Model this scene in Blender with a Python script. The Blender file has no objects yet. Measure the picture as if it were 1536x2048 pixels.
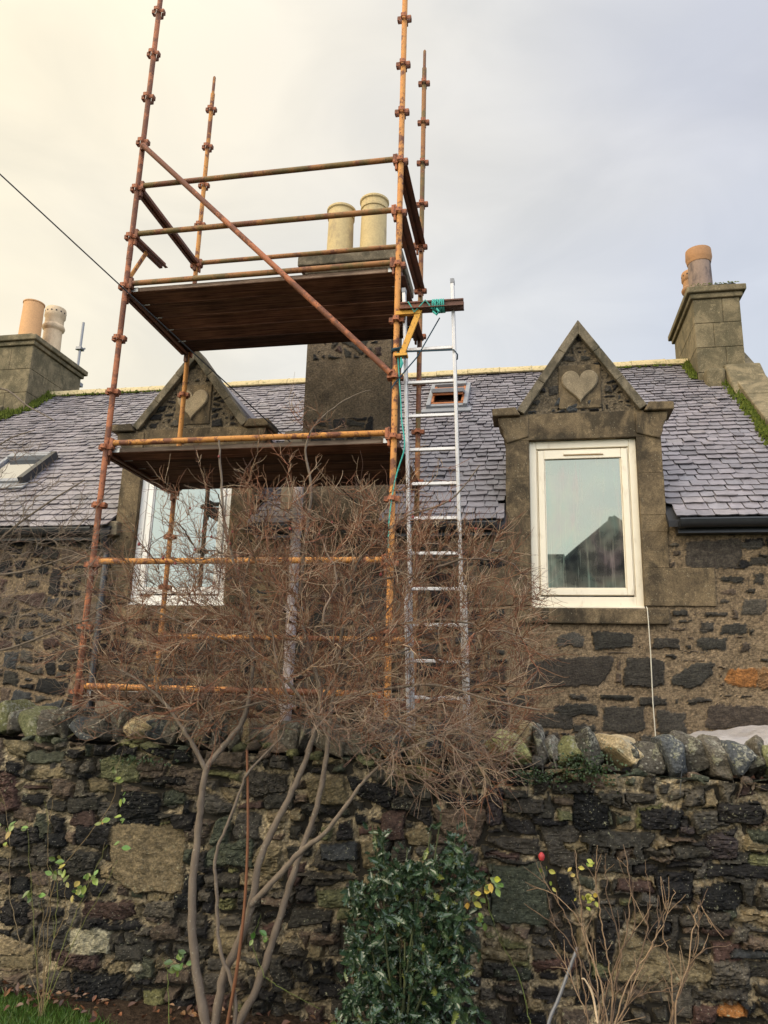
import bpy, bmesh, math, random
import numpy as np
from mathutils import Vector, Matrix, noise as mnoise
R = math.radians
random.seed(7)
rng = np.random.default_rng(7)
scene = bpy.context.scene
COL = scene.collection

# ------------------------------------------------------------------ camera
cam_d = bpy.data.cameras.new("camera"); cam = bpy.data.objects.new("camera", cam_d); COL.objects.link(cam)
RV = Vector((0.982547, 0.184002, 0.027279)); UV = Vector((0.017377, -0.236805, 0.971402)); FV = Vector((-0.185200, 0.953974, 0.235869))
cam.matrix_world = Matrix(((RV.x, UV.x, -FV.x, 3.4273), (RV.y, UV.y, -FV.y, -5.4278), (RV.z, UV.z, -FV.z, 1.6), (0, 0, 0, 1)))
cam_d.sensor_fit = 'VERTICAL'; cam_d.sensor_height = 36; cam_d.lens = 36 * 1502.7 / 2048
cam_d.clip_start = 0.05; cam_d.clip_end = 2000
scene.camera = cam

# ------------------------------------------------------------------ sky
EL, AZ = R(34), R(-128)            # sun elevation / compass angle from +y towards +x
w = bpy.data.worlds.new("World"); scene.world = w; w.use_nodes = True
nt = w.node_tree; nt.nodes.clear()
out = nt.nodes.new('ShaderNodeOutputWorld'); bg = nt.nodes.new('ShaderNodeBackground')
bg.inputs['Strength'].default_value = 0.1
sky = nt.nodes.new('ShaderNodeTexSky'); sky.sky_type = 'NISHITA'; sky.sun_disc = False
sky.sun_elevation = EL; sky.sun_rotation = AZ; sky.air_density = 1.2; sky.dust_density = 3.0
tc = nt.nodes.new('ShaderNodeTexCoord')
dot = nt.nodes.new('ShaderNodeVectorMath'); dot.operation = 'DOT_PRODUCT'
dot.inputs[1].default_value = (-0.93, -0.05, 0.12)
nt.links.new(tc.outputs['Generated'], dot.inputs[0])
nz = nt.nodes.new('ShaderNodeTexNoise'); nz.inputs['Scale'].default_value = 1.7; nz.inputs['Detail'].default_value = 5; nz.inputs['Roughness'].default_value = 0.45
mp = nt.nodes.new('ShaderNodeMapping'); mp.inputs['Scale'].default_value = (1, 1, 2.6); mp.inputs['Rotation'].default_value = (0.3, 0.2, 0)
nt.links.new(tc.outputs['Generated'], mp.inputs['Vector']); nt.links.new(mp.outputs['Vector'], nz.inputs['Vector'])
ma = nt.nodes.new('ShaderNodeMath'); ma.operation = 'MULTIPLY_ADD'; ma.inputs[1].default_value = 0.42
nt.links.new(nz.outputs['Fac'], ma.inputs[0]); nt.links.new(dot.outputs['Value'], ma.inputs[2])
mr = nt.nodes.new('ShaderNodeMapRange'); mr.inputs['From Min'].default_value = -0.32; mr.inputs['From Max'].default_value = 0.98
nt.links.new(ma.outputs[0], mr.inputs['Value'])
cr = nt.nodes.new('ShaderNodeValToRGB'); e = cr.color_ramp.elements
e[0].position = 0.0; e[0].color = (0.56, 0.60, 0.71, 1)
e[1].position = 1.0; e[1].color = (1.0, 0.86, 0.60, 1)
for pos, c in ((0.28, (0.62, 0.645, 0.72, 1)), (0.46, (0.76, 0.755, 0.74, 1)), (0.66, (0.90, 0.85, 0.74, 1)), (0.82, (0.99, 0.90, 0.70, 1))):
    n_ = e.new(pos); n_.color = c
nt.links.new(mr.outputs['Result'], cr.inputs['Fac'])
# thinner cloud low down: a little bluer and brighter
sep = nt.nodes.new('ShaderNodeSeparateXYZ'); nt.links.new(tc.outputs['Generated'], sep.inputs[0])
mr2 = nt.nodes.new('ShaderNodeMapRange'); mr2.inputs['From Min'].default_value = 0.62; mr2.inputs['From Max'].default_value = 0.30
nt.links.new(sep.outputs['Z'], mr2.inputs['Value'])
mr2.inputs['To Max'].default_value = 0.55
mxl = nt.nodes.new('ShaderNodeMixRGB'); mxl.inputs['Color2'].default_value = (0.74, 0.83, 0.92, 1)
nt.links.new(cr.outputs['Color'], mxl.inputs['Color1'])
mu0 = nt.nodes.new('ShaderNodeMath'); mu0.operation = 'SUBTRACT'; mu0.inputs[0].default_value = 1.15; mu0.use_clamp = True
nt.links.new(mr.outputs['Result'], mu0.inputs[1])
mu1 = nt.nodes.new('ShaderNodeMath'); mu1.operation = 'MULTIPLY'
nt.links.new(mu0.outputs[0], mu1.inputs[0]); nt.links.new(mr2.outputs['Result'], mu1.inputs[1]); nt.links.new(mu1.outputs[0], mxl.inputs['Fac'])
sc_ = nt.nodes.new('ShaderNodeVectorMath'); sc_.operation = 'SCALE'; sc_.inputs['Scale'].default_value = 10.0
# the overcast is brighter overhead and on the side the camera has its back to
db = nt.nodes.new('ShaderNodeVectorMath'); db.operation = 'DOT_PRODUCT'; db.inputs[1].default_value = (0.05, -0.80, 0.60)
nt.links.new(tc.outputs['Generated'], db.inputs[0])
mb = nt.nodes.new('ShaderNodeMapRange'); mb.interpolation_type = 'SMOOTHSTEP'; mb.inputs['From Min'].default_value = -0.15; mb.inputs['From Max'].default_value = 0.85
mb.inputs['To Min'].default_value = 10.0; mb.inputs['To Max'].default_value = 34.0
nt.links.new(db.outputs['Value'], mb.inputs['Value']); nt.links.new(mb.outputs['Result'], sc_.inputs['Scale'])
nz2 = nt.nodes.new('ShaderNodeTexNoise'); nz2.inputs['Scale'].default_value = 4.2; nz2.inputs['Detail'].default_value = 5; nz2.inputs['Roughness'].default_value = 0.5; nz2.inputs['Distortion'].default_value = 0.6
mp2 = nt.nodes.new('ShaderNodeMapping'); mp2.inputs['Scale'].default_value = (1, 1, 2.2); mp2.inputs['Rotation'].default_value = (0.2, 0.5, 0.3)
nt.links.new(tc.outputs['Generated'], mp2.inputs['Vector']); nt.links.new(mp2.outputs['Vector'], nz2.inputs['Vector'])
cv = nt.nodes.new('ShaderNodeValToRGB'); cv.color_ramp.elements[0].position = 0.30; cv.color_ramp.elements[0].color = (0.91, 0.915, 0.925, 1); cv.color_ramp.elements[1].position = 0.70; cv.color_ramp.elements[1].color = (1.07, 1.06, 1.05, 1)
nt.links.new(nz2.outputs['Fac'], cv.inputs['Fac'])
mcl = nt.nodes.new('ShaderNodeMixRGB'); mcl.blend_type = 'MULTIPLY'; mcl.inputs['Fac'].default_value = 1.0
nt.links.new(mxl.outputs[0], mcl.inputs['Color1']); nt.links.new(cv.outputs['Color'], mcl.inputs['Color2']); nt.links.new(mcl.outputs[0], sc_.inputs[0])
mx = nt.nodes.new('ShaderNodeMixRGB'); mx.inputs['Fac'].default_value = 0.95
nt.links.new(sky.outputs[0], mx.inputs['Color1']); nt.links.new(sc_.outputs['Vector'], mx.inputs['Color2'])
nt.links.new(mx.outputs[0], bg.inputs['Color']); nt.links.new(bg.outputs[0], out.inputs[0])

sd = bpy.data.lights.new("sun", 'SUN'); sd.energy = 1.5; sd.angle = R(30); sd.color = (1.0, 0.88, 0.70)
sun = bpy.data.objects.new("sun", sd); COL.objects.link(sun)
sdir = Vector((math.sin(AZ) * math.cos(EL), math.cos(AZ) * math.cos(EL), math.sin(EL)))
sun.rotation_euler = sdir.to_track_quat('Z', 'Y').to_euler()
scene.view_settings.view_transform = 'Standard'; scene.view_settings.look = 'None'
scene.view_settings.exposure = 0.10; scene.view_settings.gamma = 1.0
scene.render.engine = 'CYCLES'
scene.cycles.max_bounces = 6

# ------------------------------------------------------------------ helpers
def tag(o, label=None, cat=None, group=None, kind=None):
    if label: o['label'] = label
    if cat: o['category'] = cat
    if group: o['group'] = group
    if kind: o['kind'] = kind
    return o
def empty(name, loc=(0, 0, 0)):
    o = bpy.data.objects.new(name, None); o.location = loc; o.empty_display_size = 0.2; COL.objects.link(o); return o

def vnoise(x, y, seed=0):
    xi = np.floor(x).astype(np.int64); yi = np.floor(y).astype(np.int64); fx = x - xi; fy = y - yi
    fx = fx * fx * (3 - 2 * fx); fy = fy * fy * (3 - 2 * fy)
    def h(a, b):
        n = (a * 374761393 + b * 668265263 + seed * 1442695041) & 0x7fffffff
        n = ((n ^ (n >> 13)) * 1274126177) & 0x7fffffff
        return ((n ^ (n >> 16)) & 0xffff) / 65535.0
    return (h(xi, yi) * (1 - fx) + h(xi + 1, yi) * fx) * (1 - fy) + (h(xi, yi + 1) * (1 - fx) + h(xi + 1, yi + 1) * fx) * fy
def fbm(x, y, o=4, seed=0):
    s = 0; a = 0.5; t = 0
    for i in range(o):
        s = s + a * vnoise(x * 2 ** i, y * 2 ** i, seed + i * 17); t += a; a *= 0.55
    return s / t

class MB:
    def __init__(s): s.v = []; s.f = []; s.c = []; s.col = None
    def add(s, vs, fs):
        b = len(s.v); s.v.extend([tuple(q) for q in vs]); s.f.extend([tuple(i + b for i in f) for f in fs])
        if s.col is not None: s.c.extend([s.col] * len(vs))
        return s
    def box(s, x0, x1, y0, y1, z0, z1):
        vs = [(x0, y0, z0), (x1, y0, z0), (x1, y1, z0), (x0, y1, z0), (x0, y0, z1), (x1, y0, z1), (x1, y1, z1), (x0, y1, z1)]
        return s.add(vs, [(0, 3, 2, 1), (4, 5, 6, 7), (0, 1, 5, 4), (1, 2, 6, 5), (2, 3, 7, 6), (3, 0, 4, 7)])
    def beam(s, a, b, wdt, hgt, up=(0, 0, 1)):
        a = Vector(a); b = Vector(b); d = (b - a).normalized(); u = Vector(up); r = d.cross(u).normalized(); u = r.cross(d)
        vs = []
        for q in (a, b):
            for i, j in ((-1, -1), (1, -1), (1, 1), (-1, 1)): vs.append(q + r * (i * wdt / 2) + u * (j * hgt / 2))
        return s.add(vs, [(0, 1, 2, 3), (7, 6, 5, 4), (0, 4, 5, 1), (1, 5, 6, 2), (2, 6, 7, 3), (3, 7, 4, 0)])
    def tube(s, pts, r, n=8, cap=True):
        P = [Vector(q) for q in pts]; m = len(P)
        rs = r if isinstance(r, (list, tuple)) else [r] * m
        d0 = (P[1] - P[0]).normalized(); ref = Vector((0, 0, 1)) if abs(d0.z) < 0.9 else Vector((1, 0, 0))
        u = d0.cross(ref).normalized(); vs = []
        for i in range(m):
            d = (P[min(i + 1, m - 1)] - P[max(i - 1, 0)])
            d = d.normalized() if d.length > 1e-9 else d0
            u = (u - d * u.dot(d)); u = u.normalized() if u.length > 1e-6 else d.orthogonal().normalized()
            t = d.cross(u)
            for k in range(n):
                a = 2 * math.pi * k / n
                vs.append(P[i] + (u * math.cos(a) + t * math.sin(a)) * rs[i])
        fs = [(i * n + k, i * n + (k + 1) % n, (i + 1) * n + (k + 1) % n, (i + 1) * n + k) for i in range(m - 1) for k in range(n)]
        if cap: fs += [tuple(range(n))[::-1], tuple((m - 1) * n + k for k in range(n))]
        return s.add(vs, fs)
    def lathe(s, cx, cy, prof, n=24):
        vs = []
        for r, z in prof:
            for k in range(n):
                a = 2 * math.pi * k / n; vs.append((cx + r * math.cos(a), cy + r * math.sin(a), z))
        m = len(prof)
        fs = [(i * n + k, i * n + (k + 1) % n, (i + 1) * n + (k + 1) % n, (i + 1) * n + k) for i in range(m - 1) for k in range(n)]
        return s.add(vs, fs)
    def prism(s, poly, y0, y1):            # polygon in xz (counter clockwise seen from -y), extruded in y
        n = len(poly); vs = [(x, y0, z) for x, z in poly] + [(x, y1, z) for x, z in poly]
        return s.add(vs, [tuple(range(n)), tuple(range(n, 2 * n))[::-1]] + [(i, i + n, (i + 1) % n + n, (i + 1) % n) for i in range(n)])
    def prismx(s, poly, x0, x1):           # polygon in yz extruded in x
        n = len(poly); vs = [(x0, y, z) for y, z in poly] + [(x1, y, z) for y, z in poly]
        return s.add(vs, [tuple(range(n)), tuple(range(n, 2 * n))[::-1]] + [(i, i + n, (i + 1) % n + n, (i + 1) % n) for i in range(n)])
    def build(s, name, mat, parent=None, smooth=False, bevel=0, seg=2, tri=False):
        me = bpy.data.meshes.new(name); me.from_pydata(s.v, [], s.f)
        if s.c:
            ca = me.color_attributes.new('Col', 'FLOAT_COLOR', 'POINT')
            a = np.ones((len(s.v), 4), np.float32); a[:, :3] = np.array(s.c, np.float32); ca.data.foreach_set('color', a.ravel())
        bm = bmesh.new(); bm.from_mesh(me); bmesh.ops.recalc_face_normals(bm, faces=bm.faces); bm.to_mesh(me); bm.free()
        me.materials.append(mat)
        if smooth:
            me.polygons.foreach_set('use_smooth', [True] * len(me.polygons))
            try: me.set_sharp_from_angle(angle=R(40))
            except Exception: pass
        o = bpy.data.objects.new(name, me); COL.objects.link(o)
        if parent: par(o, parent)
        if bevel:
            b = o.modifiers.new('bevel', 'BEVEL'); b.width = bevel; b.segments = seg; b.limit_method = 'ANGLE'; b.angle_limit = R(35)
        return o
def par(o, p):
    o.parent = p; o.matrix_parent_inverse = Matrix.Translation(-Vector(p.location)); return o

# ------------------------------------------------------------------ materials
class NM:
    def __init__(s, name, rough=0.8, spec=0.35):
        s.m = bpy.data.materials.new(name); s.m.use_nodes = True; s.t = s.m.node_tree
        s.b = s.t.nodes['Principled BSDF']; s.b.inputs['Roughness'].default_value = rough
        s.b.inputs['Specular IOR Level'].default_value = spec
        s.co = s.t.nodes.new('ShaderNodeTexCoord')
    def vec(s, scale=(1, 1, 1), coord='Object'):
        m = s.t.nodes.new('ShaderNodeMapping'); m.inputs['Scale'].default_value = scale
        s.t.links.new(s.co.outputs[coord], m.inputs['Vector']); return m.outputs[0]
    def noise(s, scale, detail=4, sc=(1, 1, 1), rough=0.6, dist=0):
        n = s.t.nodes.new('ShaderNodeTexNoise'); n.inputs['Scale'].default_value = scale; n.inputs['Detail'].default_value = detail
        n.inputs['Roughness'].default_value = rough; n.inputs['Distortion'].default_value = dist
        s.t.links.new(s.vec(sc), n.inputs['Vector']); return n.outputs['Fac']
    def voro(s, scale, sc=(1, 1, 1), feat='F1'):
        n = s.t.nodes.new('ShaderNodeTexVoronoi'); n.inputs['Scale'].default_value = scale; n.feature = feat
        s.t.links.new(s.vec(sc), n.inputs['Vector']); return n.outputs['Distance']
    def ramp(s, fac, stops):
        r = s.t.nodes.new('ShaderNodeValToRGB'); e = r.color_ramp.elements
        e[0].position = stops[0][0]; e[0].color = (*stops[0][1], 1); e[1].position = stops[-1][0]; e[1].color = (*stops[-1][1], 1)
        for p, c in stops[1:-1]:
            q = e.new(p); q.color = (*c, 1)
        s.t.links.new(fac, r.inputs['Fac']); return r.outputs['Color']
    def thr(s, fac, a, b):
        r = s.t.nodes.new('ShaderNodeMapRange'); r.interpolation_type = 'SMOOTHSTEP'
        r.inputs['From Min'].default_value = a; r.inputs['From Max'].default_value = b
        s.t.links.new(fac, r.inputs['Value']); return r.outputs['Result']
    def mix(s, fac, a, b, mode='MIX'):
        m = s.t.nodes.new('ShaderNodeMixRGB'); m.blend_type = mode
        for i, q in (('Fac', fac), ('Color1', a), ('Color2', b)):
            if isinstance(q, (int, float)): m.inputs[i].default_value = q if i == 'Fac' else (q, q, q, 1)
            elif isinstance(q, tuple): m.inputs[i].default_value = (*q, 1)
            else: s.t.links.new(q, m.inputs[i])
        return m.outputs[0]
    def math(s, op, a, b):
        m = s.t.nodes.new('ShaderNodeMath'); m.operation = op
        for i, q in enumerate((a, b)):
            if isinstance(q, (int, float)): m.inputs[i].default_value = q
            else: s.t.links.new(q, m.inputs[i])
        return m.outputs[0]
    def attr(s, name='Col'):
        a = s.t.nodes.new('ShaderNodeAttribute'); a.attribute_name = name; return a.outputs['Color']
    def rnd(s):
        a = s.t.nodes.new('ShaderNodeObjectInfo'); return a.outputs['Random']
    def color(s, c):
        if isinstance(c, tuple): s.b.inputs['Base Color'].default_value = (*c, 1)
        else: s.t.links.new(c, s.b.inputs['Base Color'])
        return s
    def rough(s, q):
        s.t.links.new(q, s.b.inputs['Roughness']); return s
    def bump(s, h, strength=0.5, dist=0.01):
        b = s.t.nodes.new('ShaderNodeBump'); b.inputs['Strength'].default_value = strength; b.inputs['Distance'].default_value = dist
        s.t.links.new(h, b.inputs['Height']); s.t.links.new(b.outputs[0], s.b.inputs['Normal']); return s

def m_rubble(name, lichen=0.6):
    n = NM(name, 0.8, 0.18)
    g = n.noise(60, 6, rough=0.7); base = n.mix(0.75, n.attr(), n.ramp(g, [(0.32, (0.30, 0.30, 0.30)), (0.5, (0.95, 0.95, 0.95)), (0.68, (1.9, 1.85, 1.75))]), 'MULTIPLY')
    li = n.thr(n.noise(38, 5, rough=0.75), 0.60, 0.68); li2 = n.thr(n.noise(4, 3), 0.42, 0.62)
    base = n.mix(n.math('MULTIPLY', n.math('MULTIPLY', li, li2), lichen), base, (0.30, 0.29, 0.19))
    sp = n.thr(n.voro(55), 0.16, 0.10); base = n.mix(n.math('MULTIPLY', sp, 0.35 * lichen), base, (0.42, 0.40, 0.32))
    n.color(base); n.rough(n.ramp(n.noise(20, 3), [(0.3, (0.5,) * 3), (0.7, (0.85,) * 3)]))
    n.bump(n.mix(0.55, n.noise(90, 6, rough=0.75), n.noise(28, 5, (1, 1, 3.5), 0.7)), 1.0, 0.020); return n.m
def m_cope(name):
    n = NM(name, 0.85, 0.15); g = n.noise(70, 6, rough=0.72)
    base = n.mix(0.85, n.attr(), n.ramp(g, [(0.32, (0.35,) * 3), (0.5, (1.0,) * 3), (0.68, (1.8,) * 3)]), 'MULTIPLY')
    big = n.thr(n.noise(9, 5, rough=0.7), 0.47, 0.58); fine = n.thr(n.noise(55, 5, rough=0.75), 0.45, 0.58)
    base = n.mix(n.math('MULTIPLY', n.math('MULTIPLY', big, fine), 0.85), base, n.ramp(n.noise(6, 2), [(0.4, (0.28, 0.27, 0.14)), (0.6, (0.36, 0.34, 0.27))]))
    base = n.mix(n.math('MULTIPLY', n.thr(n.voro(34), 0.26, 0.18), 0.5), base, (0.42, 0.40, 0.33))
    n.color(base); n.bump(n.mix(0.5, n.noise(80, 6, rough=0.75), n.noise(22, 5, (1, 1, 3), 0.7)), 1.0, 0.03); return n.m
def m_dressed(name, c1, c2, dark, streak=0.6):
    n = NM(name, 0.9, 0.2)
    b = n.mix(n.thr(n.noise(4.5, 6, rough=0.72, dist=0.5), 0.38, 0.62), c1, c2)
    b = n.mix(n.math('MULTIPLY', n.thr(n.noise(11, 5, rough=0.7), 0.56, 0.70), 0.55), b, tuple(min(1, q * 1.75) for q in c1))
    st = n.thr(n.noise(3.6, 6, (1, 1, 0.5), 0.68, 0.8), 0.46, 0.64); b = n.mix(n.math('MULTIPLY', st, streak), b, dark)
    b = n.mix(0.8, b, n.ramp(n.noise(110, 4), [(0.3, (0.55,) * 3), (0.7, (1.45,) * 3)]), 'MULTIPLY')
    sp = n.thr(n.voro(42), 0.20, 0.12); sp2 = n.thr(n.noise(7, 3), 0.45, 0.6)
    b = n.mix(n.math('MULTIPLY', n.math('MULTIPLY', sp, sp2), 0.6), b, (0.38, 0.34, 0.24))
    n.color(b); n.bump(n.mix(0.4, n.noise(120, 5, rough=0.7), n.noise(18, 4)), 0.6, 0.008); return n.m
M = {}
M['house_rubble'] = m_rubble('house_rubble', 0.25)
M['garden_rubble'] = m_rubble('garden_rubble', 1.15)
M['dressed'] = m_dressed('dressed_stone', (0.165, 0.120, 0.068), (0.085, 0.062, 0.037), (0.028, 0.023, 0.016), 0.8)
M['dressed_grey'] = m_dressed('weathered_cope', (0.175, 0.142, 0.096), (0.085, 0.070, 0.047), (0.03, 0.03, 0.02), 0.75)
M['chimney_stone'] = m_dressed('chimney_ashlar', (0.19, 0.150, 0.088), (0.10, 0.082, 0.048), (0.058, 0.052, 0.030), 0.5)
M['chimney_dark'] = m_dressed('stained_render', (0.10, 0.068, 0.040), (0.050, 0.036, 0.022), (0.016, 0.013, 0.010), 0.75)

n = NM('slate', 0.4, 0.6)
b = n.mix(0.7, n.attr(), n.ramp(n.noise(14, 5), [(0.3, (0.66,) * 3), (0.7, (1.25,) * 3)]), 'MULTIPLY')
b = n.mix(n.math('MULTIPLY', n.thr(n.noise(1.1, 5, (1, .5, .5), 0.65), 0.44, 0.66), 0.5), b, (0.085, 0.075, 0.082))
b = n.mix(n.math('MULTIPLY', n.thr(n.noise(60, 4), 0.62, 0.72), 0.25), b, (0.34, 0.33, 0.30))
n.color(b); n.rough(n.ramp(n.noise(9, 4), [(0.3, (0.30,) * 3), (0.7, (0.55,) * 3)])); n.bump(n.noise(45, 5, (1, 2, 1)), 0.35, 0.006); M['slate'] = n.m
n = NM('lead_felt', 0.8); n.color((0.02, 0.02, 0.022)); M['dark'] = n.m
M['heart'] = m_dressed('heart_stone', (0.30, 0.235, 0.15), (0.21, 0.165, 0.105), (0.10, 0.08, 0.055), 0.5)
n = NM('ridge_tile_clay', 0.8); b = n.mix(n.noise(9, 5), (0.50, 0.40, 0.22), (0.36, 0.28, 0.15)); b = n.mix(n.math('MULTIPLY', n.thr(n.noise(22, 4), 0.52, 0.66), 0.6), b, (0.10, 0.11, 0.03)); n.color(b); n.bump(n.noise(60, 4), 0.5, 0.005); M['ridge'] = n.m
n = NM('moss', 0.95, 0.1); n.color(n.ramp(n.noise(40, 5), [(0.3, (0.022, 0.032, 0.006)), (0.55, (0.075, 0.095, 0.014)), (0.75, (0.16, 0.16, 0.03))])); n.bump(n.noise(90, 5), 1.0, 0.02); M['moss'] = n.m
def m_pot(name, a, b_, soot=(0.12, 0.07, 0.05), k=0.5):
    n = NM(name, 0.75); b = n.mix(n.noise(6, 5), a, b_); b = n.mix(n.math('MULTIPLY', n.thr(n.noise(4, 4, (1, 1, 0.5)), 0.52, 0.64), k), b, soot)
    b = n.mix(0.5, b, n.ramp(n.noise(50, 4), [(0.3, (0.75,) * 3), (0.7, (1.2,) * 3)]), 'MULTIPLY'); n.color(b); n.bump(n.noise(40, 3), 0.2, 0.004); return n.m
M['pot_buff'] = m_pot('buff_clay', (0.54, 0.41, 0.20), (0.40, 0.30, 0.15), (0.22, 0.17, 0.11), 0.55)
M['pot_terracotta'] = m_pot('terracotta_clay', (0.60, 0.33, 0.15), (0.50, 0.27, 0.12), (0.45, 0.28, 0.15), 0.3)
M['pot_cream'] = m_pot('cream_clay', (0.60, 0.46, 0.30), (0.46, 0.33, 0.20), (0.2, 0.15, 0.10), 0.4)
M['pot_orange'] = m_pot('orange_clay', (0.40, 0.20, 0.08), (0.30, 0.16, 0.08), (0.16, 0.12, 0.09), 0.5)
M['pot_sooty'] = m_pot('sooty_clay', (0.17, 0.12, 0.10), (0.26, 0.18, 0.13), (0.06, 0.045, 0.045), 0.8)
n = NM('upvc', 0.45, 0.45); b = n.mix(n.noise(5, 4), (0.80, 0.72, 0.56), (0.70, 0.61, 0.46)); b = n.mix(n.math('MULTIPLY', n.thr(n.noise(12, 5, (1, 1, 0.4)), 0.56, 0.72), 0.35), b, (0.40, 0.30, 0.18)); n.color(b); M['upvc'] = n.m
n = NM('white_frame', 0.45, 0.45); b = n.mix(n.noise(5, 4), (0.80, 0.78, 0.74), (0.68, 0.65, 0.60)); n.color(b); M['upvc2'] = n.m
n = NM('cast_black', 0.35, 0.5); n.color(n.mix(n.noise(20, 4), (0.010, 0.011, 0.013), (0.028, 0.028, 0.030))); n.bump(n.noise(50, 3), 0.2, 0.003); M['black'] = n.m
n = NM('brass', 0.4); n.color((0.25, 0.15, 0.06)); n.b.inputs['Metallic'].default_value = 0.6; M['brass'] = n.m
def m_glass(name, tint, milky, dark=(0.012, 0.016, 0.018)):
    n = NM(name, 0.03); t = n.t; b0 = n.b
    n.color(dark); b0.inputs['Roughness'].default_value = 0.2
    gl = t.nodes.new('ShaderNodeBsdfGlossy'); gl.inputs['Color'].default_value = (*tint, 1); gl.inputs['Roughness'].default_value = 0.015
    bp = t.nodes.new('ShaderNodeBump'); bp.inputs['Strength'].default_value = 0.05; bp.inputs['Distance'].default_value = 0.01
    t.links.new(n.noise(1.3, 1), bp.inputs['Height']); t.links.new(bp.outputs[0], gl.inputs['Normal'])
    mx = t.nodes.new('ShaderNodeMixShader'); mx.inputs[0].default_value = 0.62
    t.links.new(b0.outputs[0], mx.inputs[1]); t.links.new(gl.outputs[0], mx.inputs[2])
    df = t.nodes.new('ShaderNodeBsdfDiffuse'); t.links.new(n.ramp(n.noise(2.2, 3, (1, 1, .6), 0.6, 1.2), [(0.36, (0.34, 0.50, 0.40)), (0.5, (0.52, 0.50, 0.38)), (0.64, (0.50, 0.38, 0.36))]), df.inputs['Color'])
    st = n.thr(n.noise(26, 4, (1, 1, 0.05), 0.65), 0.50, 0.75); st2 = n.thr(n.noise(2.6, 3), 0.35, 0.65)
    m2 = t.nodes.new('ShaderNodeMixShader'); t.links.new(n.math('MULTIPLY', n.math('ADD', n.math('MULTIPLY', st, 0.7), n.math('MULTIPLY', st2, 0.55)), milky), m2.inputs[0])
    t.links.new(mx.outputs[0], m2.inputs[1]); t.links.new(df.outputs[0], m2.inputs[2])
    t.links.new(m2.outputs[0], t.nodes['Material Output'].inputs['Surface']); return n.m
M['glass_dirty'] = m_glass('misted_pane', (0.31, 0.325, 0.262), 0.40)
M['glass'] = m_glass('clear_pane', (0.29, 0.34, 0.345), 0.10)
M['glass_sky'] = m_glass('rooflight_pane', (.75, .75, .78), 0.0)
def m_rust(name, paint, paint2, amt, green=0.0):
    n = NM(name, 0.7, 0.4)
    r = n.mix(n.noise(30, 4), (0.19, 0.07, 0.028), (0.09, 0.028, 0.018))
    p = n.mix(n.noise(9, 4), paint, paint2)
    off = n.math('ADD', n.noise(7, 6, rough=0.72), n.math('MULTIPLY', n.math('SUBTRACT', n.noise(1.1, 2), 0.5), 0.55))
    b = n.mix(n.thr(off, amt - 0.04, amt + 0.05), r, p)
    sp = n.thr(n.voro(48, (1, 1, 0.6)), 0.30, 0.22); sp = n.math('MULTIPLY', sp, n.thr(n.noise(5, 2), 0.4, 0.6))
    b = n.mix(n.math('MULTIPLY', sp, 0.8), b, (0.05, 0.018, 0.012))
    if green: b = n.mix(n.math('MULTIPLY', n.thr(n.noise(6, 5), 0.45, 0.6), green), b, (0.10, 0.085, 0.025))
    n.color(b); n.bump(n.noise(60, 4), 0.35, 0.003); return n.m
M['steel_red'] = m_rust('rusty_red_steel', (0.40, 0.135, 0.048), (0.24, 0.08, 0.04), 0.52)
M['steel_orange'] = m_rust('worn_orange_steel', (0.50, 0.23, 0.045), (0.36, 0.14, 0.035), 0.46)
M['steel_yellow'] = m_rust('worn_yellow_steel', (0.56, 0.27, 0.06), (0.46, 0.17, 0.05), 0.46)
M['steel_mossy'] = m_rust('mossy_orange_steel', (0.33, 0.14, 0.04), (0.20, 0.09, 0.035), 0.47, 0.7)
M['steel_brown'] = m_rust('brown_steel', (0.12, 0.05, 0.03), (0.07, 0.035, 0.025), 0.5)
M['steel_paint'] = m_rust('ochre_paint', (0.62, 0.32, 0.04), (0.50, 0.24, 0.04), 0.30)
def m_wood(name, a, b_, rough=0.9):
    n = NM(name, rough, 0.15); g = n.thr(n.noise(7, 6, (0.3, 6, 6), 0.7), 0.35, 0.65); b = n.mix(g, a, b_); b = n.mix(1.0, b, n.ramp(n.rnd(), [(0.0, (0.55, 0.5, 0.5)), (0.5, (1.0,) * 3), (1.0, (1.7, 1.45, 1.35))]), 'MULTIPLY')
    b = n.mix(0.6, b, n.ramp(n.noise(3, 3), [(0.35, (0.5,) * 3), (0.65, (1.4,) * 3)]), 'MULTIPLY'); n.color(b); n.bump(g, 0.4, 0.005); return n.m
M['board'] = m_wood('scaffold_timber', (0.15, 0.082, 0.055), (0.05, 0.024, 0.018))
M['board_edge'] = m_wood('weathered_timber', (0.21, 0.16, 0.12), (0.10, 0.072, 0.054))
n = NM('galvanised', 0.4); n.b.inputs['Metallic'].default_value = 0.7; n.color(n.mix(n.noise(30, 3), (0.55, 0.55, 0.53), (0.35, 0.35, 0.34))); M['galv'] = n.m
n = NM('aluminium', 0.42); n.b.inputs['Metallic'].default_value = 0.55; n.color(n.mix(n.noise(14, 3), (0.60, 0.57, 0.545), (0.42, 0.40, 0.39))); M['alu'] = n.m
n = NM('grey_steel', 0.5); n.b.inputs['Metallic'].default_value = 0.4; n.color((0.22, 0.22, 0.23)); M['grey'] = n.m
n = NM('teal_rope', 0.9); n.color(n.mix(n.noise(80, 2), (0.03, 0.26, 0.22), (0.08, 0.38, 0.32))); M['teal'] = n.m
n = NM('dark_rope', 0.9); n.color((0.02, 0.05, 0.07)); M['navy'] = n.m
n = NM('cable_black', 0.6); n.color((0.012, 0.012, 0.014)); M['cable'] = n.m
n = NM('cable_white', 0.6); n.color((0.62, 0.56, 0.44)); M['cable_w'] = n.m
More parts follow.
